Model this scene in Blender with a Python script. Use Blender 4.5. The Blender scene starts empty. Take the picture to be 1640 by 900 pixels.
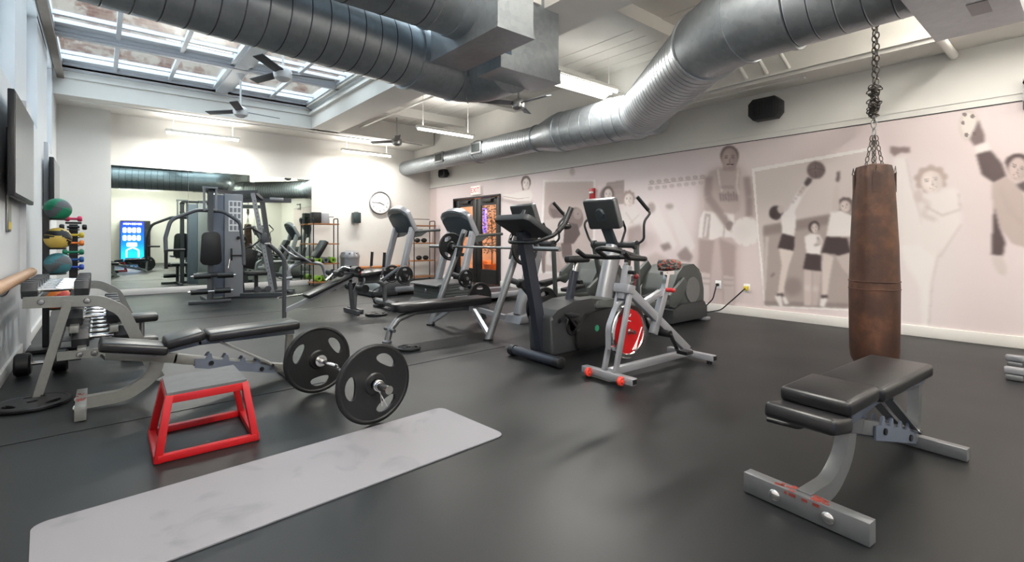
import bpy, bmesh, math, random
import numpy as np
from mathutils import Vector, Matrix, Euler
R_ = math.radians
random.seed(7)
S = bpy.context.scene
C = S.collection

# ------------------------------------------------------------------ camera
cam = bpy.data.cameras.new('camera')
co = bpy.data.objects.new('camera', cam); C.objects.link(co); S.camera = co
co.location = (0, 0, 1.1)
co.rotation_euler = (R_(90), 0, R_(-39.95))
cam.sensor_width = 36.0
cam.lens = 788.0 / 1640.0 * 36.0
cam.shift_y = -69.0 / 1640.0
cam.clip_start = 0.05

# ------------------------------------------------------------------ world, exposure
S.view_settings.view_transform = 'Standard'
S.view_settings.look = 'None'
S.view_settings.gamma = 1.0
S.view_settings.use_curve_mapping = False
S.view_settings.exposure = 1.15
W = bpy.data.worlds.new('world'); S.world = W; W.use_nodes = True
bg = W.node_tree.nodes['Background']
bg.inputs[0].default_value = (0.92, 0.96, 1.0, 1); bg.inputs[1].default_value = 2.3
TUBE_W = 31.0      # watts of each fluorescent lamp's own light

# ------------------------------------------------------------------ materials
def lin(c):
    c = c / 255.0
    return c / 12.92 if c <= 0.04045 else ((c + 0.055) / 1.055) ** 2.4
def col(rgb): return (lin(rgb[0]), lin(rgb[1]), lin(rgb[2]), 1)
def mat(name, rgb, rough=0.5, metal=0.0, var=0.0, scale=20, bump=0.0, spec=0.5, emit=0, rvar=0.0, coat=0, dist=0.01):
    m = bpy.data.materials.new(name); m.use_nodes = True
    nt = m.node_tree; b = nt.nodes['Principled BSDF']
    b.inputs['Base Color'].default_value = col(rgb)
    b.inputs['Roughness'].default_value = rough
    b.inputs['Metallic'].default_value = metal
    b.inputs['Specular IOR Level'].default_value = spec
    b.inputs['Coat Weight'].default_value = coat
    if emit:
        b.inputs['Emission Color'].default_value = col(rgb); b.inputs['Emission Strength'].default_value = emit
    if var or bump or rvar:
        tc = nt.nodes.new('ShaderNodeTexCoord'); n = nt.nodes.new('ShaderNodeTexNoise')
        n.inputs['Scale'].default_value = scale; n.inputs['Detail'].default_value = 5
        nt.links.new(tc.outputs['Object'], n.inputs['Vector'])
        if var:
            r = nt.nodes.new('ShaderNodeMapRange')
            r.inputs['From Min'].default_value = 0.3; r.inputs['From Max'].default_value = 0.7
            r.inputs['To Min'].default_value = 1 - var; r.inputs['To Max'].default_value = 1 + var
            mx = nt.nodes.new('ShaderNodeVectorMath'); mx.operation = 'SCALE'
            mx.inputs[0].default_value = col(rgb)[:3]
            nt.links.new(n.outputs['Fac'], r.inputs['Value']); nt.links.new(r.outputs[0], mx.inputs['Scale'])
            nt.links.new(mx.outputs[0], b.inputs['Base Color'])
        if rvar:
            r2 = nt.nodes.new('ShaderNodeMapRange')
            r2.inputs['From Min'].default_value = 0.3; r2.inputs['From Max'].default_value = 0.7
            r2.inputs['To Min'].default_value = rough - rvar; r2.inputs['To Max'].default_value = rough + rvar
            nt.links.new(n.outputs['Fac'], r2.inputs['Value']); nt.links.new(r2.outputs[0], b.inputs['Roughness'])
        if bump:
            bp = nt.nodes.new('ShaderNodeBump'); bp.inputs['Strength'].default_value = bump; bp.inputs['Distance'].default_value = dist
            nt.links.new(n.outputs['Fac'], bp.inputs['Height']); nt.links.new(bp.outputs[0], b.inputs['Normal'])
    return m
def glass_mat(name, tint=(235, 242, 245), gloss=0.12):
    m = bpy.data.materials.new(name); m.use_nodes = True; nt = m.node_tree
    for n in list(nt.nodes):
        if n.type != 'OUTPUT_MATERIAL': nt.nodes.remove(n)
    out = nt.nodes['Material Output']
    t = nt.nodes.new('ShaderNodeBsdfTransparent'); t.inputs[0].default_value = col(tint)
    g = nt.nodes.new('ShaderNodeBsdfGlossy'); g.inputs['Roughness'].default_value = 0.02
    lw = nt.nodes.new('ShaderNodeLayerWeight'); lw.inputs[0].default_value = 0.5
    pw = nt.nodes.new('ShaderNodeMath'); pw.operation = 'POWER'; pw.inputs[1].default_value = 4.0; nt.links.new(lw.outputs['Facing'], pw.inputs[0])
    fr = nt.nodes.new('ShaderNodeMath'); fr.operation = 'MULTIPLY_ADD'; fr.inputs[1].default_value = 0.5; fr.inputs[2].default_value = 0.03; nt.links.new(pw.outputs[0], fr.inputs[0])
    mx = nt.nodes.new('ShaderNodeMixShader')
    nt.links.new(fr.outputs[0], mx.inputs[0]); nt.links.new(t.outputs[0], mx.inputs[1]); nt.links.new(g.outputs[0], mx.inputs[2])
    nt.links.new(mx.outputs[0], out.inputs[0])
    return m
M = {}
M['wall'] = mat('white_wall_paint', (222, 220, 215), 0.6, var=0.015, scale=3)
M['wall2'] = mat('cool_white_wall_paint', (215, 216, 217), 0.6, var=0.02, scale=2)
M['ceil'] = mat('white_ceiling_paint', (226, 223, 217), 0.6, var=0.02, scale=4)
M['trim'] = mat('trim_paint', (222, 219, 215), 0.45)
M['winwhite'] = mat('window_paint', (215, 220, 226), 0.4)
M['brown'] = mat('brown_header', (120, 108, 98), 0.6, var=0.1, scale=5)
M['bluegrey'] = mat('blue_grey_jamb', (70, 95, 125), 0.4)
M['silver'] = mat('silver_powder_coat', (118, 120, 122), 0.35, 0.55, var=0.04, scale=30)
M['silver2'] = mat('bright_silver_paint', (150, 152, 157), 0.32, 0.4, var=0.02, scale=10)
M['champ'] = mat('warm_silver_paint', (130, 131, 127), 0.38, 0.45, var=0.04, scale=30)
M['chrome'] = mat('chrome', (225, 225, 225), 0.12, 1.0)
M['steel'] = mat('steel', (150, 150, 150), 0.35, 1.0)
M['black'] = mat('black_plastic', (19, 20, 22), 0.45, var=0.1, scale=60)
M['blackr'] = mat('black_rubber', (13, 14, 16), 0.42, var=0.1, scale=80, bump=0.2, dist=0.002)
M['vinyl'] = mat('black_vinyl', (24, 24, 26), 0.33, var=0.05, scale=120, bump=0.15, dist=0.001)
M['char'] = mat('charcoal_plastic', (46, 48, 50), 0.5, var=0.04, scale=60)
M['char2'] = mat('grey_green_plastic', (68, 72, 71), 0.5, var=0.04, scale=60)
M['slate'] = mat('slate_plastic', (52, 60, 66), 0.45)
M['navy'] = mat('dark_blue_grey_metal', (44, 48, 58), 0.4, 0.3)
M['gym'] = mat('gym_grey_metal', (76, 78, 82), 0.4, 0.4)
M['stackgrey'] = mat('weight_tower_grey', (134, 136, 140), 0.45, 0.2)
M['blue_steel'] = mat('tower_side_blue_grey', (100, 108, 122), 0.4, 0.2)
M['red'] = mat('red_powder_coat', (168, 16, 22), 0.35, var=0.05, scale=20)
M['redpl'] = mat('red_plastic', (205, 60, 45), 0.4)
M['flyred'] = mat('flywheel_red', (178, 18, 24), 0.3)
M['white'] = mat('white_plastic', (235, 235, 235), 0.4)
M['wood'] = mat('wood', (156, 104, 62), 0.5, var=0.15, scale=12)
M['dial'] = mat('clock_dial', (232, 232, 232), 0.5)
M['screen'] = mat('dark_screen_glass', (30, 32, 38), 0.06, spec=0.8)
M['dscreen'] = mat('display_lens', (96, 108, 112), 0.2)
M['yellow'] = mat('yellow_plastic', (216, 190, 60), 0.45)
M['hatch'] = mat('duct_grille_dark', (50, 54, 54), 0.5, 0.4)
M['padtop'] = mat('grey_rubber_top', (84, 86, 88), 0.6, var=0.12, scale=15, bump=0.3, dist=0.002)
M['tube'] = mat('lit_fluorescent', (255, 250, 240), 0.5, emit=9.0)
M['lamp_white'] = mat('lamp_housing_white', (238, 236, 230), 0.4)
M['fanwhite'] = mat('fan_white', (225, 225, 225), 0.35)
M['fanmetal'] = mat('fan_brushed_metal', (160, 160, 158), 0.3, 0.8)
M['blade'] = mat('fan_blade_grey', (92, 94, 98), 0.5)
M['glass'] = glass_mat('window_glass')
M['alarm'] = mat('alarm_red', (170, 30, 34), 0.4)
M['orange'] = mat('orange_plastic', (226, 122, 44), 0.45)
M['pink'] = mat('pink_vinyl', (214, 50, 96), 0.45)
M['teal'] = mat('teal_rubber', (62, 122, 132), 0.5)
M['green'] = mat('green_rubber', (20, 128, 92), 0.5)
M['greenv'] = mat('green_vinyl', (24, 130, 96), 0.45)
M['blue'] = mat('blue_vinyl', (24, 84, 150), 0.45)
M['blue2'] = mat('royal_blue_vinyl', (34, 70, 170), 0.45)
M['tan'] = mat('yellow_rubber', (206, 176, 84), 0.5)
M['greyrub'] = mat('grey_rubber', (84, 88, 92), 0.5)
M['lime'] = mat('lime_green', (120, 160, 40), 0.5)
def metal_duct():
    m = mat('galvanised_steel', (150, 157, 162), 0.32, 0.8)
    nt = m.node_tree; b = nt.nodes['Principled BSDF']
    tc = nt.nodes.new('ShaderNodeTexCoord'); v = nt.nodes.new('ShaderNodeTexVoronoi'); v.inputs['Scale'].default_value = 22
    n = nt.nodes.new('ShaderNodeTexNoise'); n.inputs['Scale'].default_value = 2.2; n.inputs['Detail'].default_value = 4
    nt.links.new(tc.outputs['Object'], v.inputs['Vector']); nt.links.new(tc.outputs['Object'], n.inputs['Vector'])
    r = nt.nodes.new('ShaderNodeMapRange'); r.inputs['To Min'].default_value = 0.24; r.inputs['To Max'].default_value = 0.48
    a = nt.nodes.new('ShaderNodeMath'); a.operation = 'MULTIPLY_ADD'; a.inputs[1].default_value = 0.35
    nt.links.new(v.outputs['Color'], a.inputs[0]); nt.links.new(n.outputs['Fac'], a.inputs[2])
    nt.links.new(a.outputs[0], r.inputs['Value']); nt.links.new(r.outputs[0], b.inputs['Roughness'])
    cr = nt.nodes.new('ShaderNodeMix'); cr.data_type = 'RGBA'
    cr.inputs[6].default_value = col((128, 136, 142)); cr.inputs[7].default_value = col((176, 182, 186))
    nt.links.new(a.outputs[0], cr.inputs[0]); nt.links.new(cr.outputs[2], b.inputs['Base Color'])
    return m
M['duct'] = metal_duct()
M['seam'] = mat('duct_seam', (74, 78, 82), 0.5, 0.6)
def floor_mat():
    m = mat('rubber_floor', (58, 59, 60), 0.42, spec=0.42)
    nt = m.node_tree; b = nt.nodes['Principled BSDF']
    tc = nt.nodes.new('ShaderNodeTexCoord')
    n1 = nt.nodes.new('ShaderNodeTexNoise'); n1.inputs['Scale'].default_value = 0.9; n1.inputs['Detail'].default_value = 6
    n2 = nt.nodes.new('ShaderNodeTexNoise'); n2.inputs['Scale'].default_value = 160; n2.inputs['Detail'].default_value = 2
    sc = nt.nodes.new('ShaderNodeTexVoronoi'); sc.inputs['Scale'].default_value = 3.0
    for n in (n1, n2, sc): nt.links.new(tc.outputs['Object'], n.inputs['Vector'])
    cr = nt.nodes.new('ShaderNodeMix'); cr.data_type = 'RGBA'
    cr.inputs[6].default_value = col((17, 19, 20)); cr.inputs[7].default_value = col((25, 27, 28))
    nt.links.new(n1.outputs['Fac'], cr.inputs[0])
    lt = nt.nodes.new('ShaderNodeMath'); lt.operation = 'LESS_THAN'; lt.inputs[1].default_value = 0.028   # sparse pale scuffs
    nt.links.new(sc.outputs['Distance'], lt.inputs[0])
    c2 = nt.nodes.new('ShaderNodeMix'); c2.data_type = 'RGBA'; c2.inputs[7].default_value = col((70, 70, 70))
    nt.links.new(lt.outputs[0], c2.inputs[0]); nt.links.new(cr.outputs[2], c2.inputs[6]); nt.links.new(c2.outputs[2], b.inputs['Base Color'])
    r = nt.nodes.new('ShaderNodeMapRange'); r.inputs['To Min'].default_value = 0.36; r.inputs['To Max'].default_value = 0.52
    nt.links.new(n1.outputs['Fac'], r.inputs['Value']); nt.links.new(r.outputs[0], b.inputs['Roughness'])
    bp = nt.nodes.new('ShaderNodeBump'); bp.inputs['Strength'].default_value = 0.12; bp.inputs['Distance'].default_value = 0.002
    nt.links.new(n2.outputs['Fac'], bp.inputs['Height']); nt.links.new(bp.outputs[0], b.inputs['Normal'])
    return m
M['floor'] = floor_mat()
def leather_mat():
    m = mat('brown_leather', (120, 70, 42), 0.55)
    nt = m.node_tree; b = nt.nodes['Principled BSDF']
    tc = nt.nodes.new('ShaderNodeTexCoord')
    n1 = nt.nodes.new('ShaderNodeTexNoise'); n1.inputs['Scale'].default_value = 4.5; n1.inputs['Detail'].default_value = 8; n1.inputs['Roughness'].default_value = 0.65
    n2 = nt.nodes.new('ShaderNodeTexNoise'); n2.inputs['Scale'].default_value = 70
    nt.links.new(tc.outputs['Object'], n1.inputs['Vector']); nt.links.new(tc.outputs['Object'], n2.inputs['Vector'])
    cr = nt.nodes.new('ShaderNodeValToRGB')
    cr.color_ramp.elements[0].position = 0.3; cr.color_ramp.elements[0].color = col((40, 23, 15))
    cr.color_ramp.elements[1].position = 0.75; cr.color_ramp.elements[1].color = col((104, 68, 44))
    e = cr.color_ramp.elements.new(0.52); e.color = col((66, 39, 25))
    nt.links.new(n1.outputs['Fac'], cr.inputs[0]); nt.links.new(cr.outputs[0], b.inputs['Base Color'])
    bp = nt.nodes.new('ShaderNodeBump'); bp.inputs['Strength'].default_value = 0.3; bp.inputs['Distance'].default_value = 0.004
    nt.links.new(n2.outputs['Fac'], bp.inputs['Height']); nt.links.new(bp.outputs[0], b.inputs['Normal'])
    return m
M['leather'] = leather_mat()
def brick_mat():
    m = mat('old_painted_brick', (150, 130, 115), 0.85)
    nt = m.node_tree; b = nt.nodes['Principled BSDF']
    tc = nt.nodes.new('ShaderNodeTexCoord'); mp = nt.nodes.new('ShaderNodeMapping'); mp.inputs['Rotation'].default_value = (R_(90), 0, 0)
    br = nt.nodes.new('ShaderNodeTexBrick'); br.inputs['Scale'].default_value = 3.2
    br.inputs['Color1'].default_value = col((84, 46, 34)); br.inputs['Color2'].default_value = col((104, 78, 64)); br.inputs['Mortar'].default_value = col((104, 94, 86))
    nt.links.new(tc.outputs['Object'], mp.inputs[0]); nt.links.new(mp.outputs[0], br.inputs['Vector'])
    n = nt.nodes.new('ShaderNodeTexNoise'); n.inputs['Scale'].default_value = 2.6; n.inputs['Detail'].default_value = 12; n.inputs['Roughness'].default_value = 0.7
    nt.links.new(tc.outputs['Object'], n.inputs['Vector'])
    rp = nt.nodes.new('ShaderNodeMapRange'); rp.inputs['From Min'].default_value = 0.47; rp.inputs['From Max'].default_value = 0.54
    nt.links.new(n.outputs['Fac'], rp.inputs['Value'])
    mx = nt.nodes.new('ShaderNodeMix'); mx.data_type = 'RGBA'; mx.inputs[7].default_value = col((130, 120, 110))
    nt.links.new(rp.outputs[0], mx.inputs[0]); nt.links.new(br.outputs['Color'], mx.inputs[6]); nt.links.new(mx.outputs[2], b.inputs['Base Color'])
    return m
M['brick'] = brick_mat()
def mirror_mat():
    m = mat('mirror_glass', (214, 226, 218), 0.015, 1.0)
    return m
M['mirror'] = mirror_mat()
def attr_mat(name, rough=0.55):
    m = bpy.data.materials.new(name); m.use_nodes = True; nt = m.node_tree
    a = nt.nodes.new('ShaderNodeVertexColor'); a.layer_name = 'Col'
    nt.links.new(a.outputs['Color'], nt.nodes['Principled BSDF'].inputs['Base Color'])
    nt.nodes['Principled BSDF'].inputs['Roughness'].default_value = rough
    return m
def mat_mat():
    m = mat('marbled_mat', (140, 140, 142), 0.6)
    nt = m.node_tree; b = nt.nodes['Principled BSDF']
    tc = nt.nodes.new('ShaderNodeTexCoord')
    n = nt.nodes.new('ShaderNodeTexNoise'); n.inputs['Scale'].default_value = 3.5; n.inputs['Detail'].default_value = 8; n.inputs['Distortion'].default_value = 1.2
    cr = nt.nodes.new('ShaderNodeValToRGB')
    cr.color_ramp.elements[0].position = 0.28; cr.color_ramp.elements[0].color = col((112, 112, 117))
    cr.color_ramp.elements[1].position = 0.45; cr.color_ramp.elements[1].color = col((127, 126, 132))
    nt.links.new(tc.outputs['Object'], n.inputs['Vector']); nt.links.new(n.outputs['Fac'], cr.inputs[0]); nt.links.new(cr.outputs[0], b.inputs['Base Color'])
    return m
M['yogamat'] = mat_mat()

# ------------------------------------------------------------------ mesh builder
def V(*a): return Vector(a if len(a) > 1 else a[0])
def circ(r, n=16): return [(r * math.cos(2 * math.pi * i / n), r * math.sin(2 * math.pi * i / n)) for i in range(n)]
def rect(w, h): return [(-w / 2, -h / 2), (w / 2, -h / 2), (w / 2, h / 2), (-w / 2, h / 2)]
def rrect(w, h, r, n=3):
    o = []
    for cx, cy, a0 in ((w / 2 - r, h / 2 - r, 0), (-w / 2 + r, h / 2 - r, 90), (-w / 2 + r, -h / 2 + r, 180), (w / 2 - r, -h / 2 + r, 270)):
        for i in range(n + 1):
            a = R_(a0 + 90 * i / n); o.append((cx + r * math.cos(a), cy + r * math.sin(a)))
    return o
def fillet(path, r, n=6, closed=False):
    P = [V(p) for p in path]; out = []
    L = len(P)
    for i in range(L):
        if not closed and i in (0, L - 1): out.append(P[i]); continue
        a, b, c = P[i - 1], P[i], P[(i + 1) % L]
        u, w = (a - b), (c - b); lu, lw = u.length, w.length; u.normalize(); w.normalize()
        ang = u.angle(w)
        if ang > R_(177): out.append(b); continue
        t = min(r / math.tan(ang / 2), lu * 0.49, lw * 0.49); rr = t * math.tan(ang / 2)
        bis = (u + w).normalized(); cen = b + bis * (rr / math.sin(ang / 2))
        p0, p1 = b + u * t - cen, b + w * t - cen
        tot = p0.angle(p1); ax = p0.cross(p1).normalized()
        for k in range(n + 1): out.append(cen + Matrix.Rotation(tot * k / n, 3, ax) @ p0)
    return out
class B:
    def __init__(s): s.bm = bmesh.new(); s.mi = 0
    def _new(s, verts, faces, mx=None):
        vs = [s.bm.verts.new(mx @ V(v) if mx else V(v)) for v in verts]; fs = []
        for f in faces:
            try:
                nf = s.bm.faces.new([vs[i] for i in f]); nf.material_index = s.mi; fs.append(nf)
            except ValueError: pass
        return vs, fs
    def box(s, c, size, rot=None, bev=0, seg=2):
        x, y, z = [d / 2 for d in size]
        mx = Matrix.Translation(V(c)) @ (rot.to_4x4() if rot else Matrix.Identity(4))
        vs, fs = s._new([(-x, -y, -z), (x, -y, -z), (x, y, -z), (-x, y, -z), (-x, -y, z), (x, -y, z), (x, y, z), (-x, y, z)],
                        [(0, 3, 2, 1), (4, 5, 6, 7), (0, 1, 5, 4), (1, 2, 6, 5), (2, 3, 7, 6), (3, 0, 4, 7)], mx)
        if bev:
            es = set(e for f in fs for e in f.edges)
            r = bmesh.ops.bevel(s.bm, geom=list(es), offset=bev, segments=seg, affect='EDGES', profile=0.5)
            for f in r['faces']: f.material_index = s.mi
        return s
    def bar(s, a, b, w, h, up=(0, 0, 1), bev=0):      # rectangular bar from a to b
        a, b = V(a), V(b); d = (b - a); L = d.length; d.normalize(); u = V(up)
        if abs(d.dot(u.normalized())) > 0.99: u = V(1, 0, 0) if abs(d.x) < 0.9 else V(0, 1, 0)
        sx = d.cross(u).normalized(); uu = sx.cross(d)
        rot = Matrix((d, sx, uu)).transposed()
        return s.box((a + b) / 2, (L, w, h), rot, bev)
    def sweep(s, path, prof, up=(0, 0, 1), radii=None, caps=True, closed=False):
        P = [V(p) for p in path]; n = len(P); m = len(prof); up = V(up).normalized(); rings = []
        side0 = None
        for i in range(n):
            if closed: dp = (P[i] - P[i - 1]).normalized(); dn = (P[(i + 1) % n] - P[i]).normalized()
            else:
                dn = (P[i + 1] - P[i]).normalized() if i < n - 1 else None
                dp = (P[i] - P[i - 1]).normalized() if i else dn
                if dn is None: dn = dp
            t = (dp + dn)
            t = t.normalized() if t.length > 1e-6 else dn
            sd = dp.cross(up)
            if sd.length < 0.05: sd = side0 if side0 is not None else dp.orthogonal()
            sd = (sd - dp * sd.dot(dp)).normalized()
            if side0 is not None and sd.dot(side0) < -0.2: sd = -sd
            side0 = sd; uu = sd.cross(dp)
            k = radii[i] if radii else 1.0; ring = []
            for a, b in prof:
                o = sd * (a * k) + uu * (b * k)
                dt = dp.dot(t)
                if abs(dt) > 0.2: o = o - dp * (o.dot(t) / dt)
                ring.append(s.bm.verts.new(P[i] + o))
            rings.append(ring)
        for i in range(n if closed else n - 1):
            r0, r1 = rings[i], rings[(i + 1) % n]
            for j in range(m):
                f = s.bm.faces.new((r0[j], r0[(j + 1) % m], r1[(j + 1) % m], r1[j])); f.material_index = s.mi
        if caps and not closed:
            f = s.bm.faces.new(rings[0][::-1]); f.material_index = s.mi
            f = s.bm.faces.new(rings[-1]); f.material_index = s.mi
        return s
    def tube(s, path, r, n=12, up=(0, 0, 1), fil=0, closed=False, radii=None, fn=6):
        if fil: path = fillet(path, fil, fn, closed)
        P = [V(p) for p in path]; up = V(up)
        if not closed and len(P) == 2 and abs((P[1] - P[0]).normalized().dot(up.normalized())) > 0.95: up = V(1, 0.3, 0)
        return s.sweep(P, circ(r, n), up, radii, True, closed)
    def cyl(s, a, b, r, r2=None, n=20):
        a, b = V(a), V(b); d = (b - a).normalized(); sx = d.orthogonal().normalized(); sy = d.cross(sx)
        r2 = r if r2 is None else r2; ra, rb = [], []
        for i in range(n):
            c_, s_ = math.cos(2 * math.pi * i / n), math.sin(2 * math.pi * i / n)
            ra.append(s.bm.verts.new(a + (sx * c_ + sy * s_) * r)); rb.append(s.bm.verts.new(b + (sx * c_ + sy * s_) * r2))
        for i in range(n):
            f = s.bm.faces.new((ra[i], ra[(i + 1) % n], rb[(i + 1) % n], rb[i])); f.material_index = s.mi
        f = s.bm.faces.new(ra[::-1]); f.material_index = s.mi
        f = s.bm.faces.new(rb); f.material_index = s.mi
        return s
    def lathe(s, prof, c=(0, 0, 0), axis=(0, 0, 1), n=28, sx_=1, sy_=1):   # prof: (radius, height)
        c = V(c); d = V(axis).normalized(); sx = d.orthogonal().normalized(); sy = d.cross(sx); rings = []
        for r, h in prof:
            if r < 1e-6: rings.append([s.bm.verts.new(c + d * h)]); continue
            rings.append([s.bm.verts.new(c + d * h + (sx * math.cos(2 * math.pi * i / n) * sx_ + sy * math.sin(2 * math.pi * i / n) * sy_) * r) for i in range(n)])
        for k in range(len(rings) - 1):
            a, b = rings[k], rings[k + 1]
            for i in range(n):
                j = (i + 1) % n
                if len(a) == 1 and len(b) == 1: continue
                if len(a) == 1: vs = (a[0], b[j], b[i])
                elif len(b) == 1: vs = (a[i], a[j], b[0])
                else: vs = (a[i], a[j], b[j], b[i])
                f = s.bm.faces.new(vs); f.material_index = s.mi
        return s
    def ball(s, c, r, sc=(1, 1, 1), rot=None, u=20, v=12):
        mx = Matrix.Translation(V(c)) @ (rot.to_4x4() if rot else Matrix.Identity(4)) @ Matrix.Diagonal((sc[0], sc[1], sc[2], 1))
        r_ = bmesh.ops.create_uvsphere(s.bm, u_segments=u, v_segments=v, radius=r, matrix=mx)
        for v_ in r_['verts']:
            for f in v_.link_faces: f.material_index = s.mi
        return s
    def prism(s, pts, y0, y1, plane='xz', bev=0, bseg=2):      # outline in a plane, extruded along the third axis
        def mk(p, t):
            if plane == 'xz': return (p[0], t, p[1])
            if plane == 'yz': return (t, p[0], p[1])
            return (p[0], p[1], t)
        n = len(pts)
        vs, fs = s._new([mk(p, y0) for p in pts] + [mk(p, y1) for p in pts],
                        [tuple(range(n))[::-1], tuple(range(n, 2 * n))] + [(i, (i + 1) % n, n + (i + 1) % n, n + i) for i in range(n)])
        if bev:
            es = set(e for f in fs[:2] for e in f.edges)
            r = bmesh.ops.bevel(s.bm, geom=list(es), offset=bev, segments=bseg, affect='EDGES', profile=0.5)
            for f in r['faces']: f.material_index = s.mi
        return s
    def torus(s, c, R, r, axis=(0, 0, 1), n=24, m=8):
        c = V(c); d = V(axis).normalized(); sx = d.orthogonal().normalized(); sy = d.cross(sx)
        P = [c + (sx * math.cos(2 * math.pi * i / n) + sy * math.sin(2 * math.pi * i / n)) * R for i in range(n)]
        return s.sweep(P, circ(r, m), d, None, False, True)
    def mesh(s, me, mx=None):      # append existing mesh data
        n0 = len(s.bm.verts); nf = len(s.bm.faces); s.bm.from_mesh(me)
        s.bm.verts.ensure_lookup_table(); s.bm.faces.ensure_lookup_table()
        if mx:
            for v in s.bm.verts[n0:]: v.co = mx @ v.co
        for f in s.bm.faces[nf:]: f.material_index = s.mi
        return s
    def text(s, txt, size, mx, ext=0.001, align='CENTER'):
        cu = bpy.data.curves.new('txt', 'FONT'); cu.body = txt; cu.size = size; cu.extrude = ext
        cu.align_x = align; cu.align_y = 'CENTER'
        ob = bpy.data.objects.new('txt', cu); C.objects.link(ob)
        me = bpy.data.meshes.new_from_object(ob); s.mesh(me, mx)
        bpy.data.objects.remove(ob); bpy.data.curves.remove(cu); bpy.data.meshes.remove(me)
        return s
    def holed(s, loops, depth, mx, bev=0.0):   # flat shape with holes, thickness depth
        cu = bpy.data.curves.new('h', 'CURVE'); cu.dimensions = '2D'; cu.fill_mode = 'BOTH'; cu.extrude = depth / 2 - bev; cu.bevel_depth = bev; cu.bevel_resolution = 1
        for L in loops:
            sp = cu.splines.new('POLY'); sp.points.add(len(L) - 1); sp.use_cyclic_u = True
            for p, q in zip(sp.points, L): p.co = (q[0], q[1], 0, 1)
        ob = bpy.data.objects.new('h', cu); C.objects.link(ob)
        me = bpy.data.meshes.new_from_object(ob); s.mesh(me, mx)
        bpy.data.objects.remove(ob); bpy.data.curves.remove(cu); bpy.data.meshes.remove(me)
        return s
    def done(s, name, m, parent=None, loc=None, label=None, ang=38, smooth=True):
        bm = s.bm
        bmesh.ops.recalc_face_normals(bm, faces=bm.faces[:])
        for f in bm.faces: f.smooth = smooth
        for e in bm.edges:
            if len(e.link_faces) == 2 and e.calc_face_angle(0) > R_(ang): e.smooth = False
        me = bpy.data.meshes.new(name); bm.to_mesh(me); bm.free()
        for mm in (m if isinstance(m, (list, tuple)) else [m]): me.materials.append(M[mm] if isinstance(mm, str) else mm)
        o = bpy.data.objects.new(name, me); C.objects.link(o)
        if parent: o.parent = parent
        if loc: o.location = loc
        if label: o['label'] = label
        return o
def thing(name, label, cat, loc=(0, 0, 0), rz=0, group=None):
    o = bpy.data.objects.new(name, None); C.objects.link(o); o.empty_display_size = 0.1
    o.location = loc; o.rotation_euler = (0, 0, R_(rz)); o['label'] = label; o['category'] = cat
    if group: o['group'] = group
    return o
def tag(o, label, cat, group=None):
    o['label'] = label; o['category'] = cat
    if group: o['group'] = group
    return o
def struct(b, name, m, **k):
    o = b.done(name, m, **k); o['kind'] = 'structure'; return o
def kids(o): return [c for c in C.objects if c.parent == o]
def dup(root, loc, rz, label, group=None, src=None):
    def cp(o, par):
        c = o.copy(); C.objects.link(c); c.parent = par
        for ch in kids(o): cp(ch, c)
        return c
    r = cp(root, None); r.location = loc; r.rotation_euler = (0, 0, R_(rz)) if not isinstance(rz, (tuple, list)) else tuple(R_(a) for a in rz)
    r['label'] = label
    if group: r['group'] = group
    return r
def ry(deg): return Matrix.Rotation(R_(deg), 3, 'Y')
def rx(deg): return Matrix.Rotation(R_(deg), 3, 'X')
def rzm(deg): return Matrix.Rotation(R_(deg), 3, 'Z')

# ================================================================== THE ROOM
XL, XR, YB, YF, ZC = -0.58, 7.02, 11.92, -2.7, 3.86
b = B().box(((XL + XR) / 2, (YB + YF) / 2, -0.05), (XR - XL + 0.6, YB - YF + 0.6, 0.1)); struct(b, 'floor', 'floor')
b = B()                                                    # dark seams in the rubber
b.box((1.3, 3.80, 0.0012), (3.7, 0.022, 0.004), rzm(2.4)); b.box((4.2, 7.9, 0.001), (9.4, 0.006, 0.002))
struct(b, 'trim_1', 'blackr')
DY0, DY1, DZ = 8.78, 10.70, 2.10
b = B().box((XR + 0.1, (DY0 + YF) / 2 - 0.1, 2.0), (0.2, DY0 - YF + 0.2, 4.2)); b.box((XR + 0.1, (DY1 + YB) / 2 + 0.1, 2.0), (0.2, YB - DY1 + 0.2, 4.2)); b.box((XR + 0.1, (DY0 + DY1) / 2, (DZ + 4.1) / 2), (0.2, DY1 - DY0, 4.1 - DZ)); struct(b, 'wall_right', 'wall')
b = B().box(((XL + XR) / 2, YB + 0.1, 2.0), (XR - XL + 0.4, 0.2, 4.2))
b.box((-0.215, YB - 0.12, 1.72), (0.73, 0.24, 3.44)); struct(b, 'wall_back', 'wall')
b = B().box(((XL + XR) / 2, YF - 0.1, 2.0), (XR - XL + 0.4, 0.2, 4.2)); struct(b, 'wall_front', 'wall')
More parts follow.
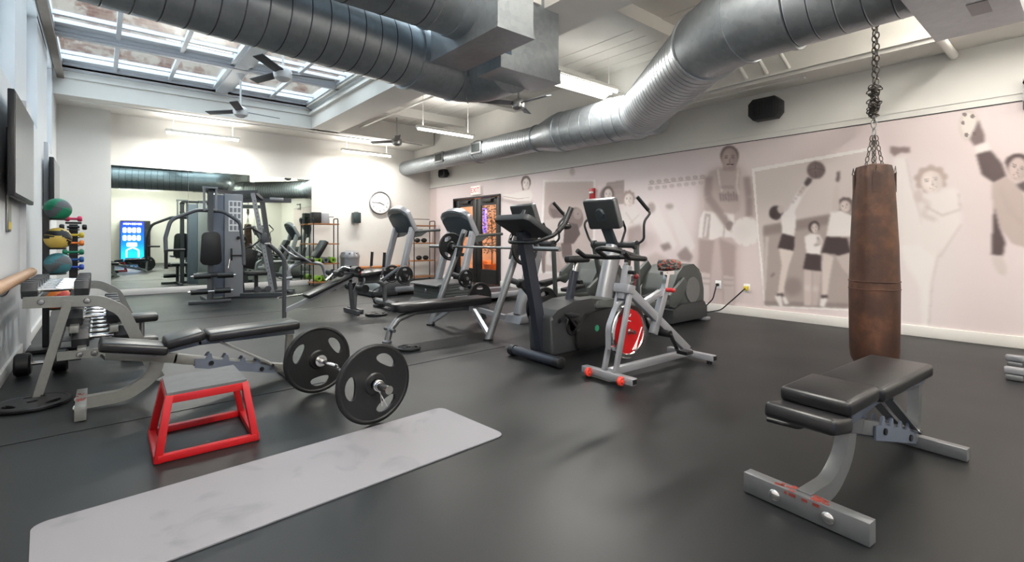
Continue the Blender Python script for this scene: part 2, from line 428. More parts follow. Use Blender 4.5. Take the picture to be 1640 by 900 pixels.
# left wall: sill wall, header, piers between the windows
b = B(); WIN = [(1.6, 2.9), (3.4, 4.6), (5.1, 6.2), (7.12, 8.22), (9.65, 10.55)]
b.box((XL - 0.15, (YB + YF) / 2, 1.2), (0.3, YB - YF + 0.4, 2.4)); b.box((XL - 0.15, (YB + YF) / 2, 3.93), (0.3, YB - YF + 0.4, 0.36))
ys = [YF - 0.2] + [v for w in WIN for v in w] + [YB + 0.2]
for i in range(0, len(ys), 2):
    b.box((XL - 0.15, (ys[i] + ys[i + 1]) / 2, 3.1), (0.3, ys[i + 1] - ys[i], 1.4))
b.box((XL + 0.02, 9.35, 1.2), (0.05, 0.42, 2.4)); b.box((XL + 0.02, 6.75, 1.2), (0.05, 0.42, 2.4))
struct(b, 'wall_left', 'wall2')
for i, (a, c_) in enumerate(WIN):
    t = bpy.data.objects.new('window_%d' % (i + 1), None); C.objects.link(t); t['kind'] = 'structure'; t.location = (XL - 0.16, (a + c_) / 2, 3.08)
    w = c_ - a; f = B()
    for s_ in (-1, 1): f.box((0, s_ * (w / 2 - 0.03), 0), (0.08, 0.06, 1.34))
    f.box((0, 0, 0.64), (0.08, w, 0.06)); f.box((0, 0, -0.64), (0.08, w, 0.06)); f.box((0, 0, 0.0), (0.05, w, 0.03)); f.box((0, -w * .17, 0.0), (0.05, 0.03, 1.3)); f.box((0, w * .17, 0.0), (0.05, 0.03, 1.3))
    f.done('window_frame', 'winwhite', t)
    B().box((0.03, w / 2 - 0.012, 0), (0.03, 0.024, 1.36)).done('window_jamb', 'bluegrey', t)
    B().box((0, 0, 0), (0.006, w - 0.1, 1.26)).done('window_pane', 'glass', t)
b = B(); b.box((XL + 0.09, 7.4, 3.72), (0.09, 7.0, 0.04)); struct(b, 'trim_2', 'brown')      # brown header board under the skylight edge
# baseboards
struct(B().box((XR - 0.012, (DY0 + YF) / 2, 0.06), (0.024, DY0 - YF, 0.12), bev=0.004).box((XR - 0.012, (YB + DY1) / 2, 0.06), (0.024, YB - DY1, 0.12), bev=0.004), 'baseboard_right', 'trim')
struct(B().box(((XL + XR) / 2, YB - 0.012, 0.06), (XR - XL, 0.024, 0.12), bev=0.004), 'baseboard_back', 'trim')
struct(B().box((XL + 0.012, (YB + YF) / 2, 0.05), (0.024, YB - YF, 0.1), bev=0.004), 'baseboard_left', 'trim')
# ceiling slab with skylight opening X -.5..3.45, Y 4.0..10.85
SX0, SX1, SY0, SY1 = -0.58, 3.45, 4.0, 10.88
b = B()
b.box(((SX1 + XR) / 2, (YB + YF) / 2, ZC + 0.1), (XR - SX1 + 0.2, YB - YF + 0.2, 0.2))
b.box(((XL + SX1) / 2, (YF + SY0) / 2, ZC + 0.1), (SX1 - XL, SY0 - YF + 0.2, 0.2))
b.box(((XL + SX1) / 2, (YB + SY1) / 2, ZC + 0.1), (SX1 - XL, YB - SY1 + 0.2, 0.2))
for k in range(4):                                         # plank joints of the right bay
    b.box((5.55 + k * 0.28, 4.2, ZC - 0.004), (0.262, 13.2, 0.012))
struct(b, 'ceiling', 'ceil')
ZS = 3.44
b = B()                                                    # beams and soffits
b.box((3.775, (SY0 + YF) / 2 + 3.5, (ZS + ZC) / 2), (0.6, 17.5 - 3.9, ZC - ZS))
b.box(((XL + 6.5) / 2, (YB + 10.83) / 2 + 0.03, (ZS + ZC) / 2), (6.5 - XL, YB - 10.8, ZC - ZS))
b.box((1.45, SY0 - 0.2, (ZS + ZC) / 2), (3.9, 0.4, ZC - ZS))
b.box((XR - 0.25, (YB + YF) / 2, (3.1 + ZC) / 2), (0.5, YB - YF, ZC - 3.1))
b.box((XR - 0.26, (YB + YF) / 2, 3.16), (0.56, YB - YF, 0.03))
b.box((3.44, 7.45, ZS + 0.30), (0.06, 6.8, 0.05)); b.box((1.5, 10.84, ZS + 0.30), (3.9, 0.06, 0.05))
struct(b, 'trim_3', 'ceil')
b = B()                                                    # joists across the right bay
for y in (-0.2, 1.75, 3.6, 5.6, 7.6, 9.5): b.box((5.3, y, ZC - 0.09), (2.4, 0.13, 0.18)); b.box((5.3, y, ZC - 0.185), (2.4, 0.19, 0.02))
struct(b, 'trim_4', 'ceil')
# skylight: frames with panes
bays = [(-0.56, 1.72), (1.84, 3.42)]; rows = [(9.16, 10.82), (7.44, 9.08), (5.72, 7.36), (4.05, 5.64)]
n = 0
for (x0, x1) in bays:
    for (y0, y1) in rows:
        n += 1
        t = bpy.data.objects.new('window_%d' % (5 + n), None); C.objects.link(t); t['kind'] = 'structure'; t.location = ((x0 + x1) / 2, (y0 + y1) / 2, 3.95)
        w, h = x1 - x0, y1 - y0; f = B()
        for s_ in (-1, 1):
            f.box((s_ * (w / 2 - 0.05), 0, 0), (0.1, h, 0.1)); f.box((s_ * (w / 2 - 0.02), 0, -0.05), (0.04, h, 0.06)); f.box((0, s_ * (h / 2 - 0.05), 0), (w, 0.1, 0.1)); f.box((0, s_ * (h / 2 - 0.02), -0.05), (w, 0.04, 0.06))
        nb = 3 if w > 1.8 else 2
        for k in range(1, nb): f.box((-w / 2 + w * k / nb, 0, 0), (0.055, h, 0.07))
        f.box((0, h * 0.16, 0.02), (w, 0.06, 0.05)); f.box((0, h / 2 - 0.18, 0.02), (w, 0.2, 0.05)); f.box((0, -h / 2 + 0.13, 0.02), (w, 0.1, 0.05))
        f.done('window_frame', 'winwhite', t)
        B().box((0, 0, 0.03), (w - 0.18, h - 0.18, 0.008)).done('window_pane', 'glass', t)
b = B(); b.box((1.78, 7.45, 3.93), (0.12, 6.85, 0.12))
for y in (9.12, 7.4, 5.68): b.box((1.46, y, 3.93), (3.95, 0.08, 0.14))
b.box((1.46, 10.86, 3.98), (4.0, 0.1, 0.28)); b.box((1.46, 3.98, 3.98), (4.0, 0.1, 0.28)); b.box((3.47, 7.4, 3.98), (0.1, 7.0, 0.28))
b.box((-0.57, 7.4, 3.95), (0.04, 7.0, 0.1))
struct(b, 'trim_5', 'winwhite')

# ================================================================== WALL MURAL
def to_wall(px, py):     # a point on the artwork measured from the photograph -> metres along the wall, height
    X = XR; s_, c_ = math.sin(R_(39.95)), math.cos(R_(39.95)); t = (px - 820) / 788.0
    d = X / (s_ + t * c_)
    return d * (c_ - t * s_), 1.1 - (py - 381) / 788.0 * d
Y0, Y1, Z0, Z1, DG = -0.6, 11.92, 0.12, 2.457, 0.009
ny, nz = int((Y1 - Y0) / DG) + 1, int((Z1 - Z0) / DG) + 1
gy = np.linspace(Y0, Y1, ny); gz = np.linspace(Z0, Z1, nz)
GY, GZ = np.meshgrid(gy, gz)
img = np.zeros((nz, ny, 3))
def noise2(sc, seed):
    rg = np.random.RandomState(seed); a = rg.rand(int((Z1 - Z0) / sc) + 3, int((Y1 - Y0) / sc) + 3)
    u = (GY - Y0) / sc; v = (GZ - Z0) / sc; i = u.astype(int); j = v.astype(int); u -= i; v -= j
    u = u * u * (3 - 2 * u); v = v * v * (3 - 2 * v)
    return (a[j, i] * (1 - u) + a[j, i + 1] * u) * (1 - v) + (a[j + 1, i] * (1 - u) + a[j + 1, i + 1] * u) * v
base = np.array([212, 196, 195.]); light = np.array([226, 216, 217.])
k = (noise2(1.9, 3) * 0.6 + noise2(0.8, 5) * 0.4)[..., None]
img[:] = base * (1 - k) + light * k
def blur(a, n):
    for ax in (0, 1):
        for _ in range(2):
            p = np.pad(a, [(n, n) if i == ax else (0, 0) for i in range(a.ndim)], mode='edge')
            cs = np.cumsum(p, axis=ax); cs = np.concatenate([np.zeros_like(np.take(cs, [0], ax)), cs], axis=ax)
            hi = np.take(cs, range(2 * n + 1, cs.shape[ax]), ax); lo = np.take(cs, range(0, cs.shape[ax] - 2 * n - 1), ax)
            a = (hi - lo) / (2 * n + 1)
    return a
def paint(mask, c, op=1.0, soft=1):
    global img
    m = blur(mask.astype(float), soft) if soft else mask.astype(float)
    m = (m * op)[..., None]; img = img * (1 - m) + np.array(c, float) * m
def polymask(pts):
    P = [to_wall(*p) for p in pts]; m = np.zeros(GY.shape, bool)
    for i in range(len(P)):
        (x1, y1), (x2, y2) = P[i], P[(i + 1) % len(P)]
        if y1 == y2: continue
        c_ = ((y1 > GZ) != (y2 > GZ)) & (GY < (x2 - x1) * (GZ - y1) / (y2 - y1) + x1)
        m ^= c_
    return m
def poly(pts, c, op=1.0, soft=1, off=(0, 0), sc=1.0): paint(polymask([(off[0] + x / sc, off[1] + y / sc) for x, y in pts]), c, op, soft)
def ell(cx, cy, rx_, ry_, c, op=1.0, soft=1, off=(0, 0), sc=1.0):
    poly([(cx + rx_ * math.cos(a), cy + ry_ * math.sin(a)) for a in np.linspace(0, 2 * math.pi, 25)[:-1]], c, op, soft, off, sc)
def line(pts, w, c, op=1.0, soft=1, off=(0, 0), sc=1.0):
    for (x1, y1), (x2, y2) in zip(pts[:-1], pts[1:]):
        L = math.hypot(x2 - x1, y2 - y1) or 1; nx_, ny_ = -(y2 - y1) / L * w / 2, (x2 - x1) / L * w / 2
        poly([(x1 + nx_, y1 + ny_), (x2 + nx_, y2 + ny_), (x2 - nx_, y2 - ny_), (x1 - nx_, y1 - ny_)], c, op, soft, off, sc)
def face(cx, cy, w, h, skin, hair, off=(0, 0), sc=1.0, tilt=0.0, op=1.0, curls=0, hk=1.0):
    K = dict(off=off, sc=sc); ca, sa = math.cos(tilt), math.sin(tilt)
    def T(x, y): return (cx + (x * ca - y * sa) * w, cy + (x * sa + y * ca) * h)
    def E(x, y, a, b, c, o, sf=0): poly([T(x + a * math.cos(t), y + b * math.sin(t)) for t in np.linspace(0, 2 * math.pi, 21)[:-1]], c, o * op, sf, **K)
    dark = tuple(v * .8 for v in skin); mid = tuple(v * .9 for v in skin); hi = tuple(min(255, v * 1.07) for v in skin)
    E(0, -.22, 1.18 * hk, 1.05 * hk, hair, 1, 1)
    for q in range(curls): a = math.pi * (.05 + q / max(1, curls - 1) * .9) * -1 if curls < 8 else 2 * math.pi * q / curls; E(1.1 * math.cos(a), -.15 + 1.0 * math.sin(a), .3, .28, hair, .9, 1)
    E(0, .12, .86, 1.0, skin, 1, 1); E(.42, .2, .4, .75, mid, .6, 2); E(-.2, .1, .35, .6, hi, .5, 2)
    for x in (-.36, .36): E(x, -.05, .22, .13, mid, .9, 0); E(x, -.03, .13, .07, dark, 1, 0); E(x, -.22, .22, .05, dark, .8, 0)
    E(.03, .2, .1, .2, mid, .8, 0); E(.04, .36, .14, .06, dark, .7, 0)
    E(0, .60, .32, .08, dark, .6, 0); E(0, .61, .25, .05, hi, .9, 0); E(0, .86, .2, .06, mid, .6, 0)
sk, skl, dk, dk2, wh, gr = (170, 153, 150), (205, 192, 188), (92, 80, 80), (122, 108, 107), (228, 221, 219), (158, 143, 141)
A = dict(off=(1100, 180), sc=2.813)
# ball player with a medicine ball
poly([(95, 265), (150, 240), (240, 245), (300, 300), (325, 470), (235, 600), (225, 870), (45, 860), (40, 560), (60, 330)], (186, 170, 168), 0.6, 7, **A)
poly([(55, 570), (125, 575), (108, 740), (100, 860), (62, 860), (52, 720)], sk, 0.75, 2, **A); poly([(145, 565), (222, 600), (217, 740), (215, 875), (165, 870), (158, 700)], sk, 0.75, 2, **A)
poly([(60, 720), (105, 725), (100, 855), (65, 855)], (214, 203, 201), 0.8, 1, **A); poly([(165, 735), (215, 740), (212, 870), (168, 868)], (200, 188, 186), 0.8, 1, **A)
for yy in (745, 770): line([(60, yy), (105, yy + 3)], 7, gr, 0.5, 1, **A); line([(165, yy + 8), (215, yy + 10)], 7, gr, 0.5, 1, **A)
poly([(78, 440), (215, 455), (217, 565), (150, 560), (118, 575), (52, 562), (60, 480)], wh, 0.9, 1, **A)
poly([(82, 455), (108, 458), (100, 572), (70, 566)], gr, 0.6, 1, **A); line([(95, 470), (82, 560)], 10, wh, 0.8, 1, **A); line([(178, 460), (165, 560)], 9, gr, 0.4, 1, **A)
poly([(100, 270), (150, 248), (240, 252), (235, 320), (240, 440), (215, 458), (80, 445), (85, 330)], (184, 169, 166), 0.9, 2, **A)
line([(140, 255), (150, 330), (165, 370)], 7, wh, 0.7, 1, **A); line([(232, 258), (225, 330), (235, 370)], 7, wh, 0.7, 1, **A)
for q in range(7): line([(150 + q * 12, 365 - (q % 2) * 8), (155 + q * 12, 400)], 6, dk2, 0.75, 1, **A)
for q in range(6): line([(150 + q * 11, 330), (156 + q * 11, 345)], 5, dk2, 0.45, 1, **A)
line([(100, 290), (95, 380), (185, 505)], 34, (162, 146, 143), 0.9, 2, **A); line([(270, 290), (280, 380), (282, 470)], 32, (164, 148, 145), 0.9, 2, **A); ell(195, 512, 20, 22, (150, 134, 132), 0.9, 1, **A)
poly([(170, 230), (215, 230), (222, 262), (160, 262)], sk, 0.9, 1, **A); face(193, 206, 42, 52, (178, 160, 157), (132, 116, 114), hk=.84, **A); poly([(165, 250), (222, 250), (212, 262), (176, 262)], (160, 144, 141), .6, 2, **A); line([(178, 233), (212, 235)], 5, dk, 0.8, 0, **A)
ell(268, 537, 68, 66, (226, 219, 217), 0.97, 1, **A); ell(250, 545, 40, 40, (212, 202, 200), 0.35, 5, **A)
for a in range(10): ell(268 + 66 * math.cos(a * .63), 537 + 64 * math.sin(a * .63), 7, 7, (206, 196, 194), 0.6, 1, **A)
# framed picture: three women at basketball
FR = dict(off=(0, 0), sc=1)
poly([(1204, 270), (1400, 235), (1400, 500), (1224, 491)], (230, 224, 222), 1, 0, **A | FR)
poly([(1209, 275), (1400, 240), (1400, 497), (1229, 487), (1216, 380)], (208, 197, 194), 1, 0, **FR)
poly([(345, 512), (670, 455), (760, 450), (760, 880), (352, 868)], (178, 165, 161), 1, 1, **A)
poly([(345, 512), (670, 455), (760, 450), (760, 480), (480, 535), (345, 555)], (150, 137, 134), 0.8, 2, **A); line([(362, 560), (350, 800)], 14, (205, 196, 192), 0.8, 1, **A)
ell(478, 785, 42, 42, (140, 127, 124), 0.55, 3, **A); poly([(352, 850), (730, 860), (730, 882), (352, 870)], (150, 138, 136), 0.7, 1, **A); line([(395, 725), (380, 740)], 8, dk2, 0.6, 1, **A)
ell(583, 260, 41, 40, (128, 114, 113), 1, 1, **A); ell(572, 248, 20, 18, (160, 146, 144), 0.5, 4, **A); line([(545, 262), (583, 250), (622, 262)], 3, dk, 0.4, 0, **A); line([(583, 221), (577, 260), (585, 300)], 3, dk, 0.4, 0, **A)
poly([(428, 460), (455, 440), (492, 370), (535, 310), (560, 322), (520, 380), (490, 440), (488, 480)], wh, 1, 1, **A); poly([(500, 360), (540, 305), (552, 330), (515, 380)], skl, 1, 1, **A); poly([(528, 320), (545, 292), (566, 300), (560, 318), (540, 335)], dk, 0.85, 1, **A)
for q in range(5): ell(480 + q * 11, 405 - q * 16, 6, 5, gr, 0.6, 1, **A)
ell(402, 452, 30, 32, dk, 0.95, 1, **A); ell(388, 462, 14, 10, dk, 0.9, 2, **A); ell(424, 436, 16, 20, skl, 0.95, 1, **A)
poly([(425, 462), (490, 465), (490, 520), (484, 562), (430, 548)], wh, 1, 1, **A); poly([(430, 545), (487, 560), (482, 625), (410, 612)], dk, 0.95, 1, **A)
poly([(416, 612), (482, 625), (458, 700), (442, 770), (436, 822), (410, 818), (420, 740), (428, 690)], (216, 204, 199), 1, 1, **A); poly([(408, 815), (436, 815), (438, 832), (408, 832)], dk, 0.8, 1, **A); poly([(395, 828), (425, 825), (434, 872), (420, 878)], wh, 1, 1, **A); poly([(430, 830), (446, 832), (462, 862), (440, 864)], wh, 1, 1, **A)
ell(572, 518, 24, 26, dk, 0.9, 1, **A); face(576, 520, 18, 24, (212, 198, 193), dk, tilt=-.2, **A); poly([(530, 560), (560, 545), (600, 552), (612, 580), (600, 645), (540, 636)], wh, 1, 1, **A); line([(590, 560), (600, 590), (575, 600)], 10, dk, 0.5, 1, **A); ell(600, 585, 18, 12, skl, 0.9, 1, **A)
poly([(538, 635), (605, 642), (608, 718), (524, 706)], dk, 0.95, 1, **A); poly([(530, 708), (565, 714), (562, 870), (527, 870)], (204, 191, 187), 1, 1, **A); poly([(568, 714), (606, 716), (590, 870), (562, 872)], (196, 182, 178), 1, 1, **A); ell(543, 790, 10, 14, wh, 0.5, 2, **A); ell(580, 795, 10, 14, wh, 0.5, 2, **A)
ell(722, 418, 36, 32, dk2, 0.85, 1, **A); face(713, 421, 27, 28, (214, 200, 195), dk2, tilt=-.35, curls=9, **A)
poly([(655, 445), (662, 340), (684, 310), (690, 440)], skl, 1, 1, **A); poly([(672, 312), (676, 268), (692, 264), (690, 300), (684, 314)], dk2, 0.9, 1, **A)
poly([(648, 448), (700, 445), (755, 470), (752, 560), (628, 560)], wh, 1, 1, **A); poly([(628, 560), (722, 566), (740, 632), (690, 650), (665, 638), (606, 632)], dk, 0.97, 1, **A)
poly([(612, 633), (662, 650), (645, 740), (632, 830), (608, 830), (610, 720)], (212, 200, 195), 1, 1, **A); poly([(672, 650), (735, 632), (745, 730), (735, 740), (700, 700)], (196, 184, 180), 1, 1, **A); poly([(606, 822), (634, 822), (634, 840), (606, 840)], dk, 0.9, 1, **A); poly([(604, 838), (636, 836), (620, 878), (598, 872)], wh, 1, 1, **A)
# kicking woman and football player
D = dict(off=(1380, 130), sc=2.093)
poly([(60, 255), (330, 300), (340, 620), (250, 840), (60, 820)], (226, 219, 218), 0.45, 14, **D)
poly([(108, 255), (150, 250), (165, 340), (205, 480), (250, 560), (140, 570), (112, 400)], (228, 220, 218), 0.9, 2, **D); poly([(95, 218), (130, 222), (160, 220), (164, 240), (130, 240), (110, 252), (97, 240)], (150, 133, 131), 0.9, 1, **D)
line([(150, 260), (168, 350), (206, 480)], 4, (196, 182, 179), 0.7, 1, **D)
poly([(130, 550), (255, 545), (252, 600), (230, 700), (228, 822), (205, 822), (195, 690), (140, 600)], (230, 223, 221), 0.9, 2, **D); line([(262, 560), (236, 680), (226, 820)], 4, (188, 172, 170), 0.7, 1, **D)
face(234, 334, 42, 38, (226, 214, 210), (186, 168, 163), tilt=-.2, op=.9, curls=9, **D)
poly([(205, 380), (260, 370), (310, 355), (334, 385), (330, 430), (335, 480), (300, 540), (250, 590), (205, 560), (195, 470)], (226, 217, 215), 0.95, 2, **D)
line([(325, 375), (332, 430), (270, 450), (215, 420)], 5, (190, 175, 172), 0.7, 1, **D); line([(190, 390), (225, 410), (205, 450), (250, 465)], 12, (198, 184, 181), 0.7, 2, **D); line([(335, 480), (262, 590)], 4, (186, 172, 170), 0.6, 1, **D); ell(190, 385, 14, 22, (206, 192, 189), 0.8, 1, **D)
ell(360, 148, 34, 52, (206, 196, 191), 1, 1, **D); ell(360, 148, 26, 42, (218, 210, 205), 1, 1, **D)
for x, y in ((345, 112), (372, 118), (340, 140), (352, 180), (378, 176)): ell(x, y, 7, 7, (140, 126, 124), 0.9, 0, **D)
poly([(362, 196), (392, 130), (412, 180), (414, 205), (378, 216)], (132, 116, 115), 0.9, 1, **D); poly([(380, 220), (424, 203), (432, 234), (386, 246)], (224, 216, 213), 1, 1, **D)
poly([(384, 245), (432, 232), (470, 275), (486, 320), (445, 342), (402, 312)], (112, 98, 98), 0.95, 1, **D)
poly([(434, 345), (486, 318), (530, 350), (560, 420), (560, 560), (505, 545), (462, 490), (440, 420)], (192, 177, 173), 1, 1, **D); line([(460, 350), (500, 440), (545, 480)], 5, (170, 154, 150), 0.6, 2, **D)
poly([(478, 275), (490, 252), (530, 246), (560, 255), (560, 290), (500, 285)], (120, 105, 104), 0.95, 1, **D); face(524, 292, 38, 42, (198, 182, 178), (104, 90, 90), tilt=.25, hk=.9, **D)
poly([(520, 345), (560, 330), (560, 380), (530, 360)], dk, .8, 1, **D); poly([(444, 420), (462, 490), (482, 540), (474, 586), (434, 582), (440, 480)], (108, 94, 94), 0.95, 1, **D); poly([(436, 588), (470, 586), (488, 625), (482, 655), (460, 645), (440, 615)], (208, 196, 193), 1, 1, **D)
# left half of the mural
F = dict(off=(680, 230), sc=3.104)
poly([(0, 215), (60, 190), (60, 640), (0, 650)], (192, 178, 175), 0.6, 4, **F)
poly([(590, 180), (850, 178), (850, 420), (840, 650), (570, 645)], (232, 226, 224), 0.9, 1, **F); poly([(600, 192), (840, 188), (838, 430), (830, 640), (582, 634)], (196, 182, 179), 1, 1, **F); poly([(600, 192), (840, 188), (838, 300), (600, 300)], (178, 163, 160), 0.7, 8, **F)
poly([(370, 260), (395, 275), (470, 283), (535, 280), (545, 360), (465, 360), (480, 300), (440, 300), (380, 285)], (160, 145, 142), 0.5, 3, **F); poly([(380, 250), (430, 252), (475, 238), (525, 230), (540, 255), (528, 292), (460, 285), (400, 272)], (226, 217, 214), 1, 1, **F); line([(392, 262), (460, 274), (520, 268)], 4, (180, 165, 162), .8, 0, **F); poly([(475, 285), (530, 285), (540, 360), (470, 360)], (198, 186, 184), 0.8, 1, **F); poly([(475, 300), (535, 300), (525, 310), (480, 312)], wh, 0.8, 1, **F)
poly([(480, 190), (490, 165), (515, 162), (524, 185), (520, 225), (488, 232)], (118, 102, 101), .95, 1, **F); face(505, 198, 20, 30, (220, 208, 204), (118, 102, 101), tilt=.15, **F)
ell(700, 150, 50, 22, (214, 203, 200), 0.7, 3, **F); ell(735, 140, 14, 20, (176, 160, 156), .6, 2, **F)
ell(640, 330, 24, 38, (150, 134, 132), 0.95, 1, **F); poly([(622, 320), (700, 340), (698, 370), (640, 372)], (132, 117, 116), 0.9, 1, **F); poly([(600, 380), (700, 368), (700, 490), (640, 520), (600, 460)], (206, 195, 192), 0.95, 1, **F)
ell(750, 372, 40, 56, (140, 125, 123), 0.95, 1, **F); ell(762, 348, 22, 28, (168, 153, 150), 0.9, 1, **F); ell(763, 350, 3, 3, dk, 0.9, 0, **F); poly([(698, 390), (760, 400), (775, 450), (740, 500), (690, 500)], (112, 98, 97), 0.95, 1, **F)
poly([(645, 460), (675, 460), (672, 490), (648, 490)], wh, 1, 0, **F); poly([(670, 430), (692, 415), (690, 440), (672, 442)], wh, .8, 0, **F)
poly([(580, 470), (612, 430), (612, 520), (600, 560), (600, 640), (588, 645), (580, 560)], (138, 122, 120), 0.9, 1, **F); poly([(632, 500), (675, 490), (668, 560), (700, 640), (650, 642), (632, 560)], (188, 173, 169), 0.95, 1, **F); poly([(678, 495), (728, 492), (740, 560), (760, 600), (720, 620), (685, 560)], (124, 109, 107), 0.9, 1, **F); poly([(735, 500), (768, 500), (770, 545), (735, 560)], (196, 182, 178), 1, 1, **F); poly([(608, 510), (630, 505), (622, 560), (640, 610), (605, 600)], (216, 206, 203), 1, 1, **F)
poly([(905, 195), (992, 180), (992, 300), (940, 300), (900, 240)], (154, 139, 136), 0.75, 1, **F)
for yy in (205, 232, 260): line([(925, yy), (990, yy - 6)], 3, (186, 172, 169), 0.6, 0, **F)
ell(908, 258, 36, 42, (122, 107, 105), 0.85, 2, **F); face(913, 252, 23, 32, (214, 202, 198), (120, 105, 103), **F); poly([(880, 300), (935, 285), (965, 340), (955, 420), (900, 420)], (214, 205, 203), 0.8, 2, **F)
face(1015, 276, 25, 32, (224, 212, 208), (172, 155, 150), curls=9, **F)
poly([(968, 340), (1000, 318), (1045, 312), (1085, 360), (1080, 420), (1040, 400), (1000, 440), (975, 420)], (222, 214, 212), 0.95, 2, **F); line([(1000, 340), (1040, 400)], 4, (196, 184, 181), .8, 1, **F); line([(1070, 350), (1020, 400)], 4, (196, 184, 181), .8, 1, **F)
poly([(1010, 420), (1075, 400), (1105, 500), (1080, 520), (1010, 520)], (160, 144, 142), 0.75, 3, **F); poly([(930, 420), (1000, 430), (990, 620), (930, 620)], (196, 183, 181), .5, 5, **F)
for q in range(8):
    x = 1130 + q * 36; ell(x, 192 - q * 4, 13, 9, (170, 154, 152), 0.75, 1, **F); ell(x, 192 - q * 4, 5, 4, (206, 194, 193), 0.8, 0, **F); ell(x - 8, 222 - q * 4, 12, 9, (180, 164, 162), 0.65, 1, **F); ell(x - 8, 222 - q * 4, 5, 4, (206, 194, 193), 0.8, 0, **F)
line([(1110, 205), (1400, 172)], 3, (180, 164, 162), 0.8, 0, **F)
poly([(1105, 300), (1150, 290), (1255, 500), (1240, 530), (1190, 500), (1120, 380)], (224, 216, 214), 0.9, 2, **F); poly([(1200, 300), (1245, 300), (1345, 510), (1310, 560), (1270, 500)], (222, 214, 212), 0.9, 2, **F)
ell(1128, 318, 20, 26, (160, 143, 141), 0.7, 2, **F); ell(1218, 312, 20, 14, (164, 147, 145), 0.7, 2, **F); poly([(1170, 505), (1215, 490), (1230, 520), (1190, 535)], (146, 130, 128), 0.8, 2, **F); poly([(1255, 550), (1300, 510), (1335, 560), (1320, 590), (1270, 580)], (150, 134, 132), 0.8, 2, **F)
poly([(1080, 580), (1150, 540), (1240, 590), (1250, 640), (1160, 660), (1085, 640)], (192, 177, 174), 0.7, 3, **F); ell(1095, 480, 60, 50, (190, 175, 173), 0.5, 6, **F)
mid_ = np.array([214., 203, 202.]); img = np.clip(mid_ + (img - mid_) * 1.2, 0, 255) / 255.0
lin_img = np.where(img <= 0.04045, img / 12.92, ((img + 0.055) / 1.055) ** 2.4)
verts = np.stack([np.full(GY.shape, XR - 0.004), GY, GZ], -1).reshape(-1, 3)
me = bpy.data.meshes.new('wall_mural')
nq = (ny - 1) * (nz - 1); idx = np.arange(ny * nz).reshape(nz, ny)
quads = np.stack([idx[:-1, :-1], idx[1:, :-1], idx[1:, 1:], idx[:-1, 1:]], -1).reshape(-1, 4)
fy, fz = GY[:-1, :-1].reshape(-1), GZ[:-1, :-1].reshape(-1)
quads = quads[~((fy > DY0 - DG) & (fy < DY1) & (fz < DZ))]; nq = len(quads); quads = quads.reshape(-1)      # nothing printed across the doorway
me.vertices.add(ny * nz); me.vertices.foreach_set('co', verts.reshape(-1))
me.loops.add(nq * 4); me.loops.foreach_set('vertex_index', quads.astype(np.int32))
me.polygons.add(nq); me.polygons.foreach_set('loop_start', np.arange(0, nq * 4, 4, dtype=np.int32))
me.update(calc_edges=True)
ca = me.color_attributes.new('Col', 'FLOAT_COLOR', 'POINT')
ca.data.foreach_set('color', np.concatenate([lin_img.reshape(-1, 3), np.ones((ny * nz, 1))], 1).astype(np.float32).reshape(-1))
me.materials.append(attr_mat('mural_print', 0.5))
o = bpy.data.objects.new('wall_mural', me); C.objects.link(o)
tag(o, 'long pinkish grey mural of vintage athletes covering the right wall', 'mural')
struct(B().box((XR - 0.006, (Y0 + Y1) / 2, Z1 + 0.004), (0.012, Y1 - Y0, 0.008)), 'trim_6', 'blackr')
struct(B().box((XR - 0.004, (Y0 + Y1) / 2, Z1 + 0.085), (0.008, Y1 - Y0, 0.012)), 'trim_7', 'trim')

# ================================================================== OUTSIDE THE ROOM
b = B(); b.box((2.0, 14.6, 4.6), (12, 0.4, 3.5)); tag(b.done('brick_building', 'brick'), 'weathered painted brick wall seen outside through the skylight', 'building')
b = B(); b.box((-5.0, 7, 3.6), (0.4, 16, 4.2)); tag(b.done('brick_building', 'brick'), 'old brick neighbour wall outside the left windows', 'building')
b = B().box((2.95, 14.1, 4.75), (0.45, 0.4, 0.6), bev=0.05); tag(b.done('roof_vent', 'alarm'), 'red box on the roof seen through the skylight', 'vent')
# lobby beyond the glazed doors
LOB = mat('lobby_plaster', (208, 168, 136), 0.7, var=.12, scale=2.5); LFL = mat('lobby_floor', (150, 96, 62), 0.35)
b = B(); b.box((10.3, 9.6, 1.6), (0.1, 6.4, 3.4)); b.box((8.75, 12.4, 1.6), (3.1, 0.1, 3.4)); b.box((8.75, 6.5, 1.6), (3.1, 0.1, 3.4)); b.box((8.75, 9.5, 3.2), (3.2, 6, 0.1)); struct(b, 'wall_lobby', LOB)
struct(B().box((8.85, 9.5, -0.05), (3.1, 6, 0.1)), 'floor_lobby', LFL)
t = thing('pendant_lamp', 'warm glowing pendant lamp in the lobby behind the doors', 'lamp', (8.9, 9.6, 2.45))
B().lathe([(0.02, 0.22), (0.12, 0.2), (0.2, 0.0), (0.19, 0.0), (0.1, 0.18)]).done('lamp_shade', mat('warm_shade', (255, 190, 120), 0.5, emit=4), t)
B().cyl((0, 0, 0.2), (0, 0, 0.6), 0.008).done('cord', 'black', t)
L = bpy.data.lights.new('lobby_bulb', 'POINT'); L.energy = 150; L.color = (1, 0.8, 0.6); L.shadow_soft_size = 0.15
lo = bpy.data.objects.new('lobby_bulb', L); C.objects.link(lo); lo.parent = t; lo.location = (0, 0, -0.15)
t = thing('potted_tree', 'leafy potted tree standing in the lobby behind the glass doors', 'plant', (8.05, 10.45, 0))
B().lathe([(0, 0), (0.17, 0), (0.22, 0.4), (0.2, 0.4), (0.18, 0.36), (0, 0.36)]).done('pot', 'orange', t)
b = B().tube([(0, 0, .3), (.03, .02, .9), (0, 0, 1.5)], 0.02); b.done('trunk', 'wood', t)
